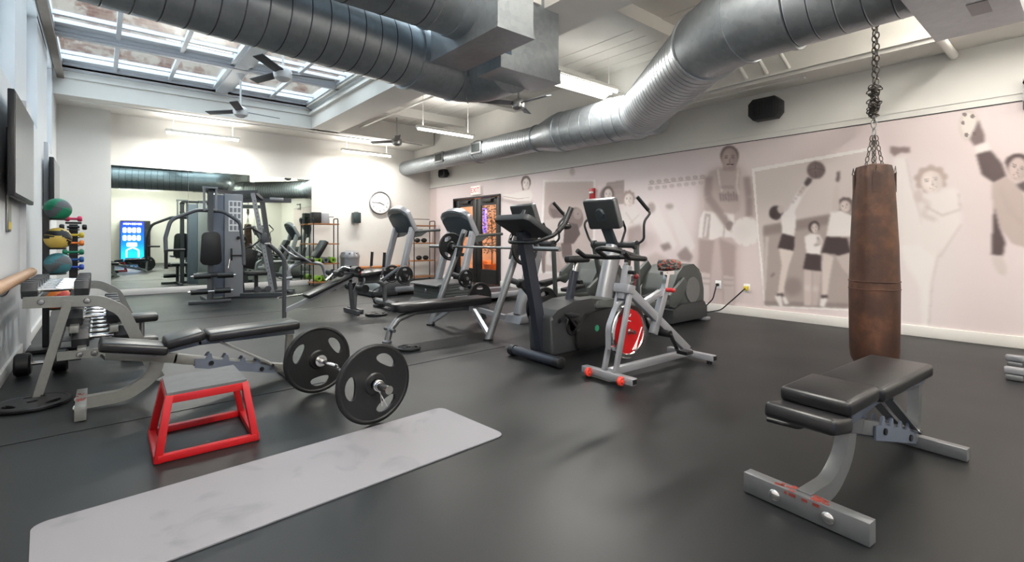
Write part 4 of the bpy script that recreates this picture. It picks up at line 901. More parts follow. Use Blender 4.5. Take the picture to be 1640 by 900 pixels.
# adjustable benches: x runs from the foot bar (0) to the head end
def make_bench(lab, loc_, rz, frame, lng, scuff, pads):
    t = thing('weight_bench', lab, 'bench', loc_, rz)
    k = lng / 1.26
    b = B(); b.box((0, 0, .046), (.055, .47, .085), bev=.003); b.done('foot_bar', frame, t)
    for s_ in (-.1, .1): B().lathe([(0, .012), (.016, .01), (.023, .004), (.023, 0), (0, 0)], (-.028, s_, .046), (-1, 0, 0)).done('bolt', 'chrome', t)
    b = B(); rg = random.Random(5)
    for i in range(14): b.box((rg.uniform(-.02, .02), rg.uniform(-.1, .1) + (.0 if scuff else 0), .089), (.012, rg.uniform(.01, .05), .0012), rzm(rg.uniform(-20, 20)))
    for i in range(6): b.box((-.0283, rg.uniform(-.06, .06), .075), (.001, rg.uniform(.01, .03), .012))
    b.done('red_paint_scuff', mat('faded_red_paint', (136, 58, 50), .5), t)
    B().sweep(fillet([(.0, 0, .055), (.22 * k, 0, .06), (.37 * k, 0, .16), (.40 * k, 0, .31)], .2, 8), rect(.075, .055), (0, 1, 0)).done('curved_leg', frame, t)
    B().bar((.12, 0, .345), (.50 * k, 0, .26), .06, .065, bev=.004).bar((.48 * k, 0, .262), (1.2 * k, 0, .07), .06, .065, bev=.004).done('main_beam', frame, t)
    teeth = [(.6, .245), (.66, .235), (.685, .27), (.70, .27), (.71, .225), (.77, .21), (.79, .245), (.805, .24), (.815, .195), (.88, .18), (.90, .21), (.915, .205), (.925, .165), (.98, .15), (1.0, .18), (1.015, .175), (1.025, .135), (1.12, .11), (1.12, .05), (.6, .18)]
    B().prism([(x * k, z) for x, z in teeth], -.042, -.034).prism([(x * k, z) for x, z in teeth], .034, .042).done('ladder_plate', 'blue_steel', t)
    for xx, zz in ((.7, .2), (1.03, .1)): B().cyl((xx * k, -.05, zz), (xx * k, .05, zz), .016).done('bolt', 'blackr', t)
    B().box((1.22 * k, 0, .035), (.05, .44, .06), bev=.003).done('rear_foot', frame, t)
    B().bar((1.22 * k, 0, .06), (1.24 * k, 0, .33), .05, .045, up=(1, 0, 0)).done('rear_post', frame, t)
    B().bar((.62 * k, 0, .352), (1.27 * k, 0, .355), .07, .035, bev=.004).done('back_pad_frame', 'blue_steel', t)
    B().bar((.75 * k, -.035, .345), (1.14 * k, -.035, .10), .012, .05, up=(0, 1, 0)).bar((.75 * k, .035, .345), (1.14 * k, .035, .10), .012, .05, up=(0, 1, 0)).done('adjusting_strut', frame, t)
    B().bar((.36 * k, 0, .315), (.64 * k, 0, .355), .07, .035).done('seat_pad_frame', 'blue_steel', t)
    B().cyl((1.1 * k, -.07, .12), (1.1 * k, .07, .12), .012).done('lock_pin', 'chrome', t)
    B().tube([(.16, .03, .33), (.12, .08, .30), (.1, .2, .30)], .011, fil=.03).done('pull_handle', 'black', t)
    for nm_, (x, z, l_, tl) in zip(('head_pad', 'seat_pad', 'back_pad'), pads): B().box((x, 0, z), (l_, .27, .065), ry(tl), bev=.02, seg=3).done(nm_, 'vinyl', t)
    return t
make_bench('adjustable black bench with champagne frame behind the red step box', (-.09, 4.15, 0), 0, 'champ', 1.27, True, [(.265, .375, .37, 12), (.545, .395, .235, -11), (.985, .405, .62, -2)])
make_bench('adjustable black bench in the right foreground under the punching bag', (2.138, .7525, 0), -6, 'silver', 1.2, False, [(.03, .385, .17, 8), (.215, .445, .29, -3), (.69, .445, .60, -2)])

# dumbbell rack
t = thing('dumbbell_rack', 'warm silver dumbbell rack against the left wall', 'rack', (-.33, 4.68, 0), 0)
def rack_side(y, nm):
    b = B(); b.bar((0, y, .0), (.16, y, .66), .05, .07, up=(0, 1, 0)); b.done('leg', 'champ', t)
    B().sweep(fillet([(-.07, y, .66), (.33, y, .645), (.46, y, .56), (.60, y, .2), (.68, y, .02)], .16, 8), rect(.075, .05), (0, 1, 0)).done('curved_leg', 'champ', t)
    B().bar((.1, y, .27), (.57, y, .27), .05, .055).done('cross_rail', 'champ', t)
    for x, z in ((.02, .66), (.26, .65), (.22, .27), (.3, .27)): B().lathe([(0, .012), (.016, .008), (.02, 0), (0, 0)], (x, y - .026, z), (0, -1, 0)).done('bolt', 'steel', t)
rack_side(0, 'near'); rack_side(1.62, 'far')
SH = [(.09, .715, 6, .36), (.30, .50, 6, .32), (.34, .34, 6, .34)]
for x, z, n, w in SH:
    b = B(); b.box((x - .11, .81, z - .05), (.05, 1.66, .05), bev=.004); b.box((x + .11, .81, z - .07), (.05, 1.66, .05), bev=.004); b.done('shelf_rail', 'champ', t)
def make_dumbbell(lab, loc_, hw=.065, L=.32, hl=.09, grp=None):
    t = thing('dumbbell', lab, 'dumbbell', loc_, 0, grp)
    B().lathe([(.013, -L / 2 + hl - .01), (.013, -.055), (.0165, -.03), (.0175, 0), (.0165, .03), (.013, .055), (.013, L / 2 - hl + .01)], axis=(1, 0, 0), n=16).done('handle', 'chrome', t)
    for s_ in (-1, 1):
        b = B(); hx = [(hw * math.cos(R_(60 * i)), hw * math.sin(R_(60 * i))) for i in range(6)]
        b.prism(hx, min(s_ * (L / 2 - hl), s_ * L / 2), max(s_ * (L / 2 - hl), s_ * L / 2), 'yz', bev=.01); b.done('head', mat('hex_rubber', (46, 48, 52), .45) if 'hexr' not in M else M['hexr'], t)
        B().lathe([(.013, 0), (.022, 0), (.022, .014), (.013, .014)], (s_ * (L / 2 - hl - .012), 0, 0), (s_, 0, 0), 16).done('collar', 'chrome', t)
    return t
M['hexr'] = mat('hex_rubber', (50, 52, 56), .42, var=.08, scale=40)
ordn = ['nearest the camera', 'second from the near end', 'third from the near end', 'fourth from the near end', 'fifth from the near end', 'farthest from the camera', 'seventh from the near end']
d0 = {}
for k, (x, z, n, w) in enumerate(SH):
    for i in range(n):
        hw = [.066, .07, .078][k]; y = .15 + i * [.20, .225, .25][k]
        lab = 'hex dumbbell on the %s tier of the rack, %s' % (['top', 'middle', 'bottom'][k], ordn[i]); g = 'dumbbells on the %s tier of the rack' % ['top', 'middle', 'bottom'][k]
        zz = z - .042 + hw * .87
        if k not in d0: d0[k] = make_dumbbell(lab, (-.33 + x, 4.68 + y, zz), hw, w, [.085, .095, .1][k], g)
        else: dup(d0[k], (-.33 + x, 4.68 + y, zz), 0, lab, g)
        c_ = None
# heavy round dumbbell on the floor by the wall
t = thing('dumbbell', 'heavy round black dumbbell on the floor between rack and left wall', 'dumbbell', (-.36, 5.5, .092), 0)
for s_ in (-1, 1): B().lathe([(0, -.05), (.075, -.05), (.09, -.035), (.09, .035), (.075, .05), (0, .05)], (s_ * .11, 0, 0), (1, 0, 0), 32).done('head', 'blackr', t)
B().cyl((-.1, 0, 0), (.24, 0, 0), .016).done('handle', 'chrome', t)
# padded stand behind the rack
t = thing('padded_stand', 'low stand with two black padded blocks behind the dumbbell rack', 'stand', (.30, 5.72, 0), 0)
B().box((-.02, 0, .36), (.28, .2, .075), bev=.025).done('upper_pad', 'vinyl', t); B().box((.0, 0, .14), (.24, .2, .09), bev=.025).done('lower_pad', 'vinyl', t)
B().cyl((0, 0, .02), (0, 0, .34), .02).done('post', 'steel', t); B().box((0, 0, .0125), (.3, .24, .025), bev=.004).done('base', 'black', t)

# medicine ball tree
t = thing('ball_rack', 'tall black upright rack holding medicine balls by the left wall', 'rack', (-.405, 6.62, 0), 0)
B().bar((0, 0, 0), (0, 0, 1.38), .05, .06, up=(0, 1, 0)).done('post', 'black', t); B().box((.08, 0, .02), (.42, .36, .04), bev=.01).done('base', 'black', t)
BZ = [1.285, .995, .745, .40]
for z in BZ: B().torus((.085, 0, z), .06, .008, (0, 0, 1)).bar((0, 0, z), (.03, 0, z), .03, .02).done('cradle', 'black', t)
def med_ball(loc_, c1, c2, lab, rot):
    b = B().ball((0, 0, 0), .108, u=36, v=24)
    for f in b.bm.faces:
        p = f.calc_center_median(); p = rot @ p
        if abs(p.z - .03 * math.sin(p.x * 30)) < .038: f.material_index = 1
    b.torus((0, 0, 0), .1075, .0025, (0.3, .2, 1), 40, 6)
    o = b.done('medicine_ball', [c1, c2], loc=loc_); tag(o, lab, 'medicine ball', 'medicine balls on the black rack')
med_ball((-.32, 6.62, 1.285 + .098), 'green', 'greyrub', 'green and grey medicine ball on top of the black rack', ry(20))
med_ball((-.32, 6.62, .995 + .098), 'tan', 'blackr', 'yellow and black medicine ball on the second cradle of the rack', ry(-25) @ rx(30))
med_ball((-.32, 6.62, .745 + .098), 'teal', 'greyrub', 'teal and grey medicine ball on the third cradle of the rack', ry(12))
med_ball((-.32, 6.62, .40 + .098), 'orange', 'redpl', 'orange medicine ball low on the black rack behind the dumbbells', ry(12))
# small dumbbell tower
t = thing('dumbbell_tower', 'slim black tower stand holding small coloured vinyl dumbbells', 'stand', (-.216, 7.05, 0), 0)
B().box((0, 0, .62), (.07, .07, 1.25)).done('post', 'black', t); B().lathe([(0, 0), (.17, 0), (.17, .03), (.05, .06), (0, .06)]).done('base', 'black', t); B().box((0, 0, 1.26), (.13, .1, .02), bev=.006).done('cap', 'black', t)
rows_ = [('pink', 1.305), ('blackr', 1.215), ('yellow', 1.13), ('orange', 1.045), ('greenv', .95), ('blue', .87), ('blue2', .79)]
cn = ['pink', 'black', 'yellow', 'orange', 'green', 'blue', 'royal blue']
for (c1, z), nm_ in zip(rows_, cn):
    if c1 != 'pink':
        B().box((0, -.05, z - .028), (.1, .06, .012)).done('peg', 'black', t)
    yy = 7.05 - (0 if c1 == 'pink' else .07)
    u = thing('dumbbell', nm_ + ' vinyl dumbbell on the slim tower stand', 'dumbbell', (-.216, yy, z), 0, 'vinyl dumbbells on the slim tower')
    B().cyl((-.05, 0, 0), (.05, 0, 0), .013).done('handle', c1, u)
    hw_ = {'blackr': .09, 'pink': .05}.get(c1, .066)
    for s_ in (-1, 1): B().lathe([(0, -.02), (.022, -.02), (.03, -.01), (.03, .01), (.022, .02), (0, .02)], (s_ * hw_, 0, 0), (1, 0, 0), 8).done('head', c1, u)

# barbell bench press station: x away from the foot end
t = thing('bench_press', 'flat bench press with leaning silver uprights and black pad', 'bench press', (2.95, 4.82, 0), 0)
B().tube([(-.63, 0, 0.005), (-.6, 0, .12), (-.50, 0, .235), (-.3, 0, .29), (.3, 0, .28), (.45, 0, .27)], .034, 16, up=(0, 1, 0), fil=.1).done('curved_frame', 'silver', t)
B().lathe([(0, 0), (.05, 0), (.05, .015), (.035, .025), (0, .025)], (-.632, 0, 0)).done('foot_cap', 'silver', t)
B().cyl((-.60, -.11, .13), (-.60, .11, .13), .018).done('foot_pegs', 'gym', t)
B().prism([(-.52, -.10)] + [(-.52 - .05 * math.sin(a), -.10 * math.cos(a)) for a in np.linspace(.3, 2.8, 7)] + [(-.52, .10), (-.3, .14), (.65, .14), (.65, -.14), (-.3, -.14)], .31, .395, 'xy', bev=.014).done('pad', 'vinyl', t)
B().box((.52, 0, .27), (.3, .14, .06), bev=.004).bar((.45, 0, .27), (.5, -.58, .22), .05, .05).bar((.45, 0, .27), (.5, .58, .22), .05, .05).bar((.35, -.2, .27), (.28, -.56, .06), .04, .04).bar((.35, .2, .27), (.28, .56, .06), .04, .04).done('cross_frame', 'silver2', t)
for s_ in (-1, 1):
    y = s_ * .6
    B().tube([(.25, y, 0), (.77, y, 1.2)], .04, 18, up=(0, 1, 0)).done('upright', 'silver', t); B().lathe([(0, 0), (.055, 0), (.055, .02), (0, .02)], (.25, y, 0)).done('upright_foot', 'black', t)
    B().tube([(.53, y, .64), (.72, y, .58), (.88, y, .42), (1.02, y, .2), (1.1, y, .0)], .033, 14, up=(0, 1, 0), fil=.1).done('rear_brace', 'gym', t)
    B().lathe([(0, -.05), (.05, -.05), (.055, -.03), (.055, .05), (0, .05)], (.72, y - .02, .58), (0, 1, 0)).done('brace_knuckle', 'black', t)
    B().prism([(.60, .86), (.70, .86), (.71, .90), (.66, .905), (.66, .94), (.69, .99), (.68, 1.05), (.72, 1.16), (.69, 1.16), (.63, .98)], y - s_ * .06 - .02, y - s_ * .06 + .02).done('bar_hook', 'black', t)
    B().cyl((.95, y, .31), (.95, y - .2, .31), .022).done('plate_peg', 'steel', t)
t = thing('barbell', 'long barbell racked on the bench press uprights with one plate each side', 'barbell', (3.585, 4.8, .985), 0)
B().cyl((0, -.92, 0), (0, .92, 0), .014).done('bar', 'steel', t)
for s_ in (-1, 1):
    B().cyl((0, s_ * .68, 0), (0, s_ * 1.28, 0), .0245).lathe([(0, 0), (.036, 0), (.036, .02), (0, .02)], (0, s_ * .67, 0), (0, s_, 0)).done('sleeve', 'steel', t); grip_plate(t, .185, s_ * .74, 30, .035)
    B().torus((0, s_ * .78, 0), .03, .004, (0, 1, 0)).bar((0, s_ * .78, -.03), (.03, s_ * .78, -.09), .006, .006).done('spring_clip', 'chrome', t)
def stored_plate(lab, x, y, z, R):
    b = B(); b.holed(plate_loops(R), .022, Matrix.Translation((0, 0, 0)) @ YA, .003); b.torus((0, 0, 0), R - .01, .015, (0, 1, 0), 48, 8); b.lathe([(.024, -.02), (.05, -.02), (.05, .02), (.024, .02)], axis=(0, 1, 0))
    o = b.done('weight_plate', 'blackr', loc=(x, y, z)); tag(o, lab, 'weight plate')
stored_plate('large black plate stored low on the near side of the bench press', 3.9, 4.13, .31, .225)
stored_plate('second large black plate behind it on the near side of the bench press', 3.9, 4.08, .31, .225)
stored_plate('medium black plate stored low on the far side of the bench press', 3.9, 5.33, .31, .19)
B1 = B().cyl((0, 0, 0), (0, .2, 0), .02); o = B1.done('plate_horn', 'steel', loc=(3.67, 5.02, .56)); bpy.data.objects.remove(o)
stored_plate('small black plate hung above the medium one beside the bench press pad', 3.67, 5.32, .57, .115)
t_ = [c for c in C.objects if c.name.startswith('bench_press')][0]
B().cyl((.72, .6, .57), (.72, .46, .57), .022).done('plate_peg', 'steel', t_)

# ---------------------------------------------------------------- cardio machines, x runs from the front to the rear of each machine
def treadmill(lab, loc_, sc, hood):
    t = thing('treadmill', lab, 'treadmill', loc_, 0)
    for s_ in (-1, 1): B().bar((.3, s_ * .38, .11), (2.1, s_ * .38, .11), .1, .09, bev=.015).done('side_rail', 'silver2', t)
    B().box((1.25, 0, .11), (1.7, .64, .05), bev=.01).done('running_belt', 'blackr', t)
    if hood == 'ridged':
        b = B()
        for k in range(5): b.prism([(.0 - .0 * k, .1 + .05 * k), (.62, .1 + .05 * k), (.62, .142 + .05 * k), (.0, .142 + .05 * k)], -.41, .41, bev=.004)
        b.prism([(.015, .08), (.62, .08), (.62, .34), (.015, .34)], -.4, .4); b.done('motor_cover', 'char2', t)
        B().prism([(-.06, .33), (.62, .36), (.62, .385), (.0, .37), (-.06, .345)], -.42, .42, bev=.004).done('cover_lid', 'silver', t)
        B().prism([(-.1, .02), (.4, .02), (.4, .09), (-.02, .1)], -.44, .44, bev=.01).done('front_bumper', 'char', t)
        B().lathe([(0, 0), (.03, 0), (.02, .004), (0, .004)], (-.006, 0, .24), (-1, 0, 0)).done('badge', 'chrome', t)
    else:
        B().prism([(-.05, .1), (0, .24), (.1, .3), (.62, .33), (.62, .1)], -.41, .41, bev=.02).done('motor_cover', 'silver', t); B().box((0.1, 0, .055), (.5, .84, .09), bev=.01).done('front_bumper', 'char', t)
    for s_ in (-1, 1):
        B().sweep([(.43, s_ * .37, .25), (.70, s_ * .35, 1.2)], rrect(.13, .085, .035), (0, 1, 0)).done('upright', 'silver2', t)
        B().sweep(fillet([(.62, s_ * .36, 1.12), (1.0, s_ * .36, 1.15), (1.32, s_ * .36, 1.17)], .1), rrect(.05, .05, .02), (0, 1, 0)).prism([(.66, 1.14), (1.0, 1.15), (1.0, 1.12), (.88, 1.05), (.7, 1.02)], s_ * .36 - .02, s_ * .36 + .02).done('handrail', 'char2', t)
    # console: outline across the width (y) and up (v), leaning forward
    W_ = .40; out = [(-W_, 0), (W_, 0), (W_ + .02, .36)] + [((W_ + .02) * math.cos(a), .36 + .15 * math.sin(a)) for a in np.linspace(.15, math.pi - .15, 14)] + [(-W_ - .02, .36)]
    mx = Matrix.Translation((.72, 0, 1.12)) @ Matrix.Rotation(R_(-30), 4, 'Y')
    def cpr(b, outl, x0, x1, bev=0):
        b.prism([(p[0], p[1]) for p in outl], x0, x1, 'yz', bev=bev)
        return b
    b = B(); cpr(b, out, 0, .1, .02); b.bm.transform(mx); b.done('console', 'silver2', t)
    inner = [(p[0] * .93, .0 + p[1] * .80) for p in out]
    b = B(); cpr(b, inner, -.012, .03, .005); b.bm.transform(mx); b.done('console_back_panel', 'slate', t)
    arch = [(W_ * .78 * math.cos(a), .40 + .085 * math.sin(a)) for a in np.linspace(0.0, math.pi, 14)]
    b = B(); cpr(b, arch, -.016, 0); b.bm.transform(mx); b.done('arched_window', 'silver', t)
    b = B(); cpr(b, [(-.34, .06), (.34, .06), (.34, .4), (-.34, .4)], .098, .104); b.bm.transform(mx); b.done('display', 'screen', t)
    t.scale = (1, 1, sc)
    return t
treadmill('treadmill with ridged grey hood between the benches and the glass doors', (4.1, 7.1, 0), 1.0, 'ridged')
treadmill('farthest treadmill, with smooth silver hood, in front of the clock', (4.0, 9.0, 0), 1.08, 'smooth')

def elliptical(lab, loc_):
    t = thing('elliptical_trainer', lab, 'elliptical trainer', loc_, 0)
    B().prism([(-.16, .0), (-.12, .09), (.1, .12), (.2, .09), (.22, .0)], -.17, .17, bev=.02).done('front_base', 'silver2', t)
    B().box((.75, 0, .05), (1.3, .12, .06), bev=.01).done('base_rail', 'silver2', t)
    for s_ in (-.3, .3): pass
    B().box((1.9, 0, .022), (.12, .62, .04), bev=.01).done('rear_stabiliser', 'silver2', t)
    B().sweep([(0, 0, .08), (.3, 0, 1.0)], rrect(.2, .15, .06), (0, 1, 0)).done('column', 'silver2', t)
    B().cyl((.3, -.3, 1.02), (.3, .3, 1.02), .036).lathe([(0, -.02), (.05, -.02), (.05, .02), (0, .02)], (.3, -.3, 1.02), (0, 1, 0)).lathe([(0, -.02), (.05, -.02), (.05, .02), (0, .02)], (.3, .3, 1.02), (0, 1, 0)).done('pivot_hub', 'char', t)
    mx = Matrix.Translation((.16, 0, 1.2)) @ Matrix.Rotation(R_(-22), 4, 'Y')
    b = B(); b.prism(rrect(.46, .36, .03), -.03, .04, 'yz', bev=.012); b.bm.transform(mx @ Matrix.Translation((0, 0, .19))); b.done('console', 'silver', t)
    b = B(); b.prism(rrect(.43, .34, .025), -.036, 0, 'yz', bev=.006); b.bm.transform(mx @ Matrix.Translation((0, 0, .185))); b.done('console_back_panel', 'char', t)
    b = B(); b.lathe([(0, 0), (.06, 0), (.045, .02), (0, .026)], (-.036, 0, .21), (-1, 0, 0)); b.bm.transform(mx); b.done('speaker_disc', 'slate', t)
    B().sweep(fillet([(.3, 0, .98), (.2, 0, 1.15), (.06, 0, 1.38)], .08), rrect(.05, .15, .02), (0, 1, 0)).done('console_arm', 'slate', t)
    for s_ in (-1, 1):
        y = s_ * .31
        B().tube([(.3, y, 1.02), (.32, y + s_ * .09, 1.08), (.26, y + s_ * .13, 1.28), (.40, y + s_ * .12, 1.38), (.36, y + s_ * .09, 1.43)], .014, 12, up=(1, 0, 0), fil=.08).done('arm_lever', 'char', t)
        B().tube([(.38, y + s_ * .105, 1.41), (.26, y + s_ * .04, 1.56)], .021, 12).done('grip', 'blackr', t)
        B().bar((.3, y, 1.02), (.42 + s_ * .08, y, .34), .035, .06, up=(0, 1, 0), bev=.008).done('lower_lever', 'char2', t)
        B().bar((.40 + s_ * .08, y, .34), (1.15, s_ * .25, .42 + s_ * .12), .05, .06, bev=.01).done('pedal_arm', 'char2', t)
        B().box((.75, s_ * .24, .44 + s_ * .03), (.36, .14, .05), ry(-6), bev=.012).done('pedal', 'black', t)
        B().prism([(1.0, .36 + s_ * .1), (1.12, .32 + s_ * .1), (1.3, .46 + s_ * .1), (1.42, .62 + s_ * .1), (1.34, .7 + s_ * .1), (1.02, .5 + s_ * .1)], s_ * .27 - .03, s_ * .27 + .03, bev=.02).done('link_cover', 'char2', t)
        B().lathe([(0, 0), (.17, 0), (.165, .008), (0, .01)], (1.63, s_ * .235, .42), (0, s_, 0), 36).done('side_disc', 'silver', t)
    B().tube([(.28, -.12, 1.04), (.36, -.12, 1.2), (.3, -.12, 1.3)], .014, up=(0, 1, 0), fil=.06).done('fixed_handle', 'blackr', t)
    pr = [(1.15, .03), (1.15, .45), (1.28, .64), (1.42, .74), (1.66, .76), (1.84, .66), (1.92, .42), (1.93, .03)]
    B().prism(fil2(pr, .08), -.23, .23, bev=.02).done('drive_housing', 'char2', t)
    B().prism([(1.12, .03), (1.12, .2), (1.3, .26), (1.88, .26), (1.95, .18), (1.95, .03)], -.27, .27, bev=.02).done('drive_skirt', 'char', t)
    return t
def fil2(pts, r): return [(p.x, p.y) for p in fillet([(x, y, 0) for x, y in pts], r, 4, True)]
elliptical('elliptical trainer nearer the camera, with silver column behind the red wheeled bike', (4.33, 3.66, 0))
elliptical('elliptical trainer behind the dark upright bike, beside the bench press', (4.25, 4.9, 0))

# upright exercise bike
t = thing('upright_bike', 'dark grey upright exercise bike with black seat and console', 'exercise bike', (2.97, 3.23, 0), 0)
B().cyl((0, -.3, .05), (0, .3, .05), .044).done('front_stabiliser', 'navy', t)
for s_ in (-1, 1): B().lathe([(0, -.03), (.05, -.03), (.05, .03), (.035, .04), (0, .04)], (0, s_ * .3, .05), (0, s_, 0)).done('end_cap', 'black', t)
B().sweep([(.10, 0, .06), (.0, 0, .55), (-.14, 0, 1.16)], rect(.1, .075), (0, 1, 0)).done('front_column', 'navy', t)
body = [(.06, .05), (.06, .40), (.14, .46), (.36, .52), (.58, .53), (.78, .50), (.98, .47), (1.12, .42), (1.24, .30), (1.25, .05)]
B().prism(fil2(body, .05), -.15, .15, bev=.03, bseg=3).done('body_shell', 'char', t)
B().prism(fil2([(.36, .06), (.36, .28), (.5, .40), (.85, .42), (1.02, .34), (1.16, .2), (1.18, .06)], .06), -.19, .19, bev=.03).done('lower_cover', 'black', t)
B().prism(fil2([(.62, .42), (.66, .50), (.95, .50), (1.2, .38), (1.3, .26), (1.3, .1), (1.16, .1), (1.1, .3), (.9, .42)], .03), -.17, .17, bev=.02).done('rear_fender', 'char2', t)
for s_ in (-1, 1):
    B().lathe([(0, 0), (.09, 0), (.085, .012), (.05, .014), (.045, -.0), (0, 0)], (.33, s_ * .15, .3), (0, s_, 0)).done('crank_cover', 'blackr', t)
    B().bar((.33, s_ * .19, .3), (.33 + s_ * .11, s_ * .19, .3 - s_ * .12), .025, .03, up=(0, 1, 0)).done('crank_arm', 'black', t); B().box((.33 + s_ * .11, s_ * .25, .3 - s_ * .12), (.1, .1, .03), bev=.008).done('pedal', 'blackr', t)
B().lathe([(0, 0), (.03, 0), (.028, .004), (0, .004)], (.62, -.19, .25), (0, -1, 0)).done('green_badge', 'green', t, label='round green badge')
B().lathe([(0, 0), (.022, 0), (0, .003)], (.16, -.15, .36), (0, -1, 0)).done('bolt_cap', 'blackr', t)
B().sweep([(.44, 0, .5), (.52, 0, .78)], rrect(.08, .06, .02), (0, 1, 0)).done('seat_tube', 'navy', t); B().cyl((.51, 0, .76), (.55, 0, .88), .022).done('seat_post', 'chrome', t); B().cyl((.53, -.03, .68), (.53, -.08, .68), .02).done('seat_knob', 'blackr', t)
B().prism([(.41, -.03), (.44, -.045), (.55, -.095), (.63, -.095), (.65, -.05), (.65, .05), (.63, .095), (.55, .095), (.44, .045), (.41, .03)], .865, .93, 'xy', bev=.02).done('saddle', 'vinyl', t)
mx = Matrix.Translation((-.14, 0, 1.2)) @ Matrix.Rotation(R_(-62), 4, 'Y')
b = B(); b.prism(rrect(.46, .34, .05), -.03, .03, 'yz', bev=.015); b.bm.transform(mx); b.done('console', 'char', t)
b = B(); b.prism(rrect(.38, .26, .03), .028, .034, 'yz'); b.bm.transform(mx); b.done('display', 'screen', t)
B().tube([(.14, -.30, 1.34), (.08, -.29, 1.22), (-.04, -.28, 1.12), (-.16, -.16, 1.06), (-.16, .16, 1.06), (-.04, .28, 1.12), (.08, .29, 1.22), (.14, .3, 1.34)], .017, 14, up=(0, 0, 1), fil=.08).done('handlebar', 'black', t)
for s_ in (-1, 1): B().tube([(.0, s_ * .285, 1.15), (.08, s_ * .29, 1.22), (.15, s_ * .3, 1.36)], .024, 12, up=(0, 1, 0), fil=.04).ball((.1, s_ * .285, 1.2), .035, (1.8, 1, .8)).done('grip', 'blackr', t)

# indoor cycle
t = thing('spin_bike', 'silver indoor cycling bike with a red flywheel', 'exercise bike', (2.976, 2.41, 0), -2)
def sqtube(b, a, c_, w=.05, h=.05): b.bar(a, c_, w, h, bev=.003); return b
sqtube(B(), (0, -.25, .055), (0, .25, .055), .06, .05).done('front_stabiliser', 'silver2', t); sqtube(B(), (1.12, -.23, .055), (1.12, .23, .055), .06, .05).done('rear_stabiliser', 'silver2', t)
for s_ in (-1, 1):
    B().box((0, s_ * .247, .055), (.045, .012, .035)).done('tube_end', 'blackr', t); B().box((1.12, s_ * .228, .055), (.045, .012, .035)).done('tube_end', 'blackr', t)
    B().lathe([(0, -.014), (.03, -.014), (.035, -.008), (.035, .008), (.03, .014), (0, .014)], (-.045, s_ * .16, .05), (0, 1, 0)).lathe([(0, 0), (.012, 0), (.012, .012), (0, .012)], (-.045, s_ * .16 - .014, .05), (0, -1, 0)).done('transport_wheel', 'redpl', t, label='orange red transport wheel')
    B().cyl((1.12, s_ * .18, .0), (1.12, s_ * .18, .03), .022).done('levelling_foot', 'blackr', t)
sqtube(B(), (.02, 0, .075), (1.1, 0, .075), .05, .055).done('base_beam', 'silver2', t)
for s_ in (-1, 1): sqtube(B(), (.02, s_ * .055, .08), (.2, s_ * .055, .70), .026, .045).done('fork_leg', 'silver2', t)
B().box((.19, 0, .7), (.09, .15, .07), ry(14), bev=.006).done('fork_crown', 'silver2', t)
B().bar((.165, 0, .62), (.23, 0, .88), .055, .06, up=(0, 1, 0), bev=.008).done('head_tube', 'silver2', t)
B().bar((.22, 0, .86), (.245, 0, .98), .035, .04, up=(0, 1, 0)).done('handlebar_post', 'chrome', t); B().cyl((.21, -.03, .83), (.21, -.09, .83), .016).done('post_knob', 'blackr', t)
B().lathe([(.0, -.016), (.05, -.02), (.17, -.012), (.18, -.022), (.205, -.022), (.212, -.014), (.212, .014), (.205, .022), (.18, .022), (.17, .012), (.05, .02), (0, .016)], (.235, 0, .36), (0, 1, 0), 56).done('flywheel_rim', 'chrome', t)
fw = t
for s_ in (-1, 1): B().lathe([(0, .015), (.05, .021), (.178, .015), (.178, .010)], (.235, 0, .36), (0, s_, 0), 56).done('flywheel_face', 'flyred', t, label='red flywheel face')
b = B()
for s_ in (-1,):
    for k in range(3): b.tube([(.235 + .03 + k * .02, s_ * .0215, .36 - .15), (.235 + .1 - k * .005, s_ * .0215, .36 - .07 - k * .01), (.235 + .15, s_ * .0195, .36 + .02)], .0045, 6, up=(0, 1, 0), fil=.1)
    b.text('Go', .07, Matrix.Translation((.235 + .03, -.0205, .36 + .09)) @ Matrix.Rotation(R_(90), 4, 'X'), .001) if False else b.tube([(.235 - .04, -.0205, .47), (.235 - .06, -.0205, .45), (.235 - .04, -.0205, .435), (.235 - .02, -.0205, .45), (.235 + .01, -.0205, .44)], .004, 6, up=(0, 1, 0), fil=.01).tube([(.235 - .02, -.0205, .5), (.235 - .005, -.0205, .47), (.235 + .01, -.0205, .5)], .0035, 6, up=(0, 1, 0), fil=.01)
b.done('white_marking', 'white', t)
B().cyl((.235, -.07, .36), (.235, .07, .36), .016).done('axle', 'steel', t)
B().sweep(fillet([(.0, 0, .25), (.0, 0, .42), (.09, 0, .58), (.2, 0, .62)], .14, 6), rect(.008, .046), (0, 1, 0)).done('front_guard', 'silver2', t)
sqtube(B(), (.22, 0, .70), (1.06, 0, .10), .05, .07).done('main_frame', 'silver2', t)
sqtube(B(), (.56, 0, .30), (.72, 0, .66), .055, .06).done('seat_tube', 'silver2', t); sqtube(B(), (.42, 0, .56), (.66, 0, .64), .045, .05).done('cross_brace', 'silver2', t)
B().bar((.7, 0, .62), (.755, 0, .80), .035, .04, up=(0, 1, 0)).done('seat_post', 'chrome', t); B().bar((.68, 0, .8), (.84, 0, .8), .03, .03).done('seat_slider', 'chrome', t); B().cyl((.71, -.03, .66), (.71, -.09, .66), .018).ball((.71, -.09, .66), .02).done('seat_knob', 'alarm', t)
sad = mat('camouflage_saddle', (60, 60, 62), .5)
nt = sad.node_tree; vv = nt.nodes.new('ShaderNodeTexVoronoi'); vv.inputs['Scale'].default_value = 9; cr = nt.nodes.new('ShaderNodeValToRGB'); cr.color_ramp.interpolation = 'CONSTANT'
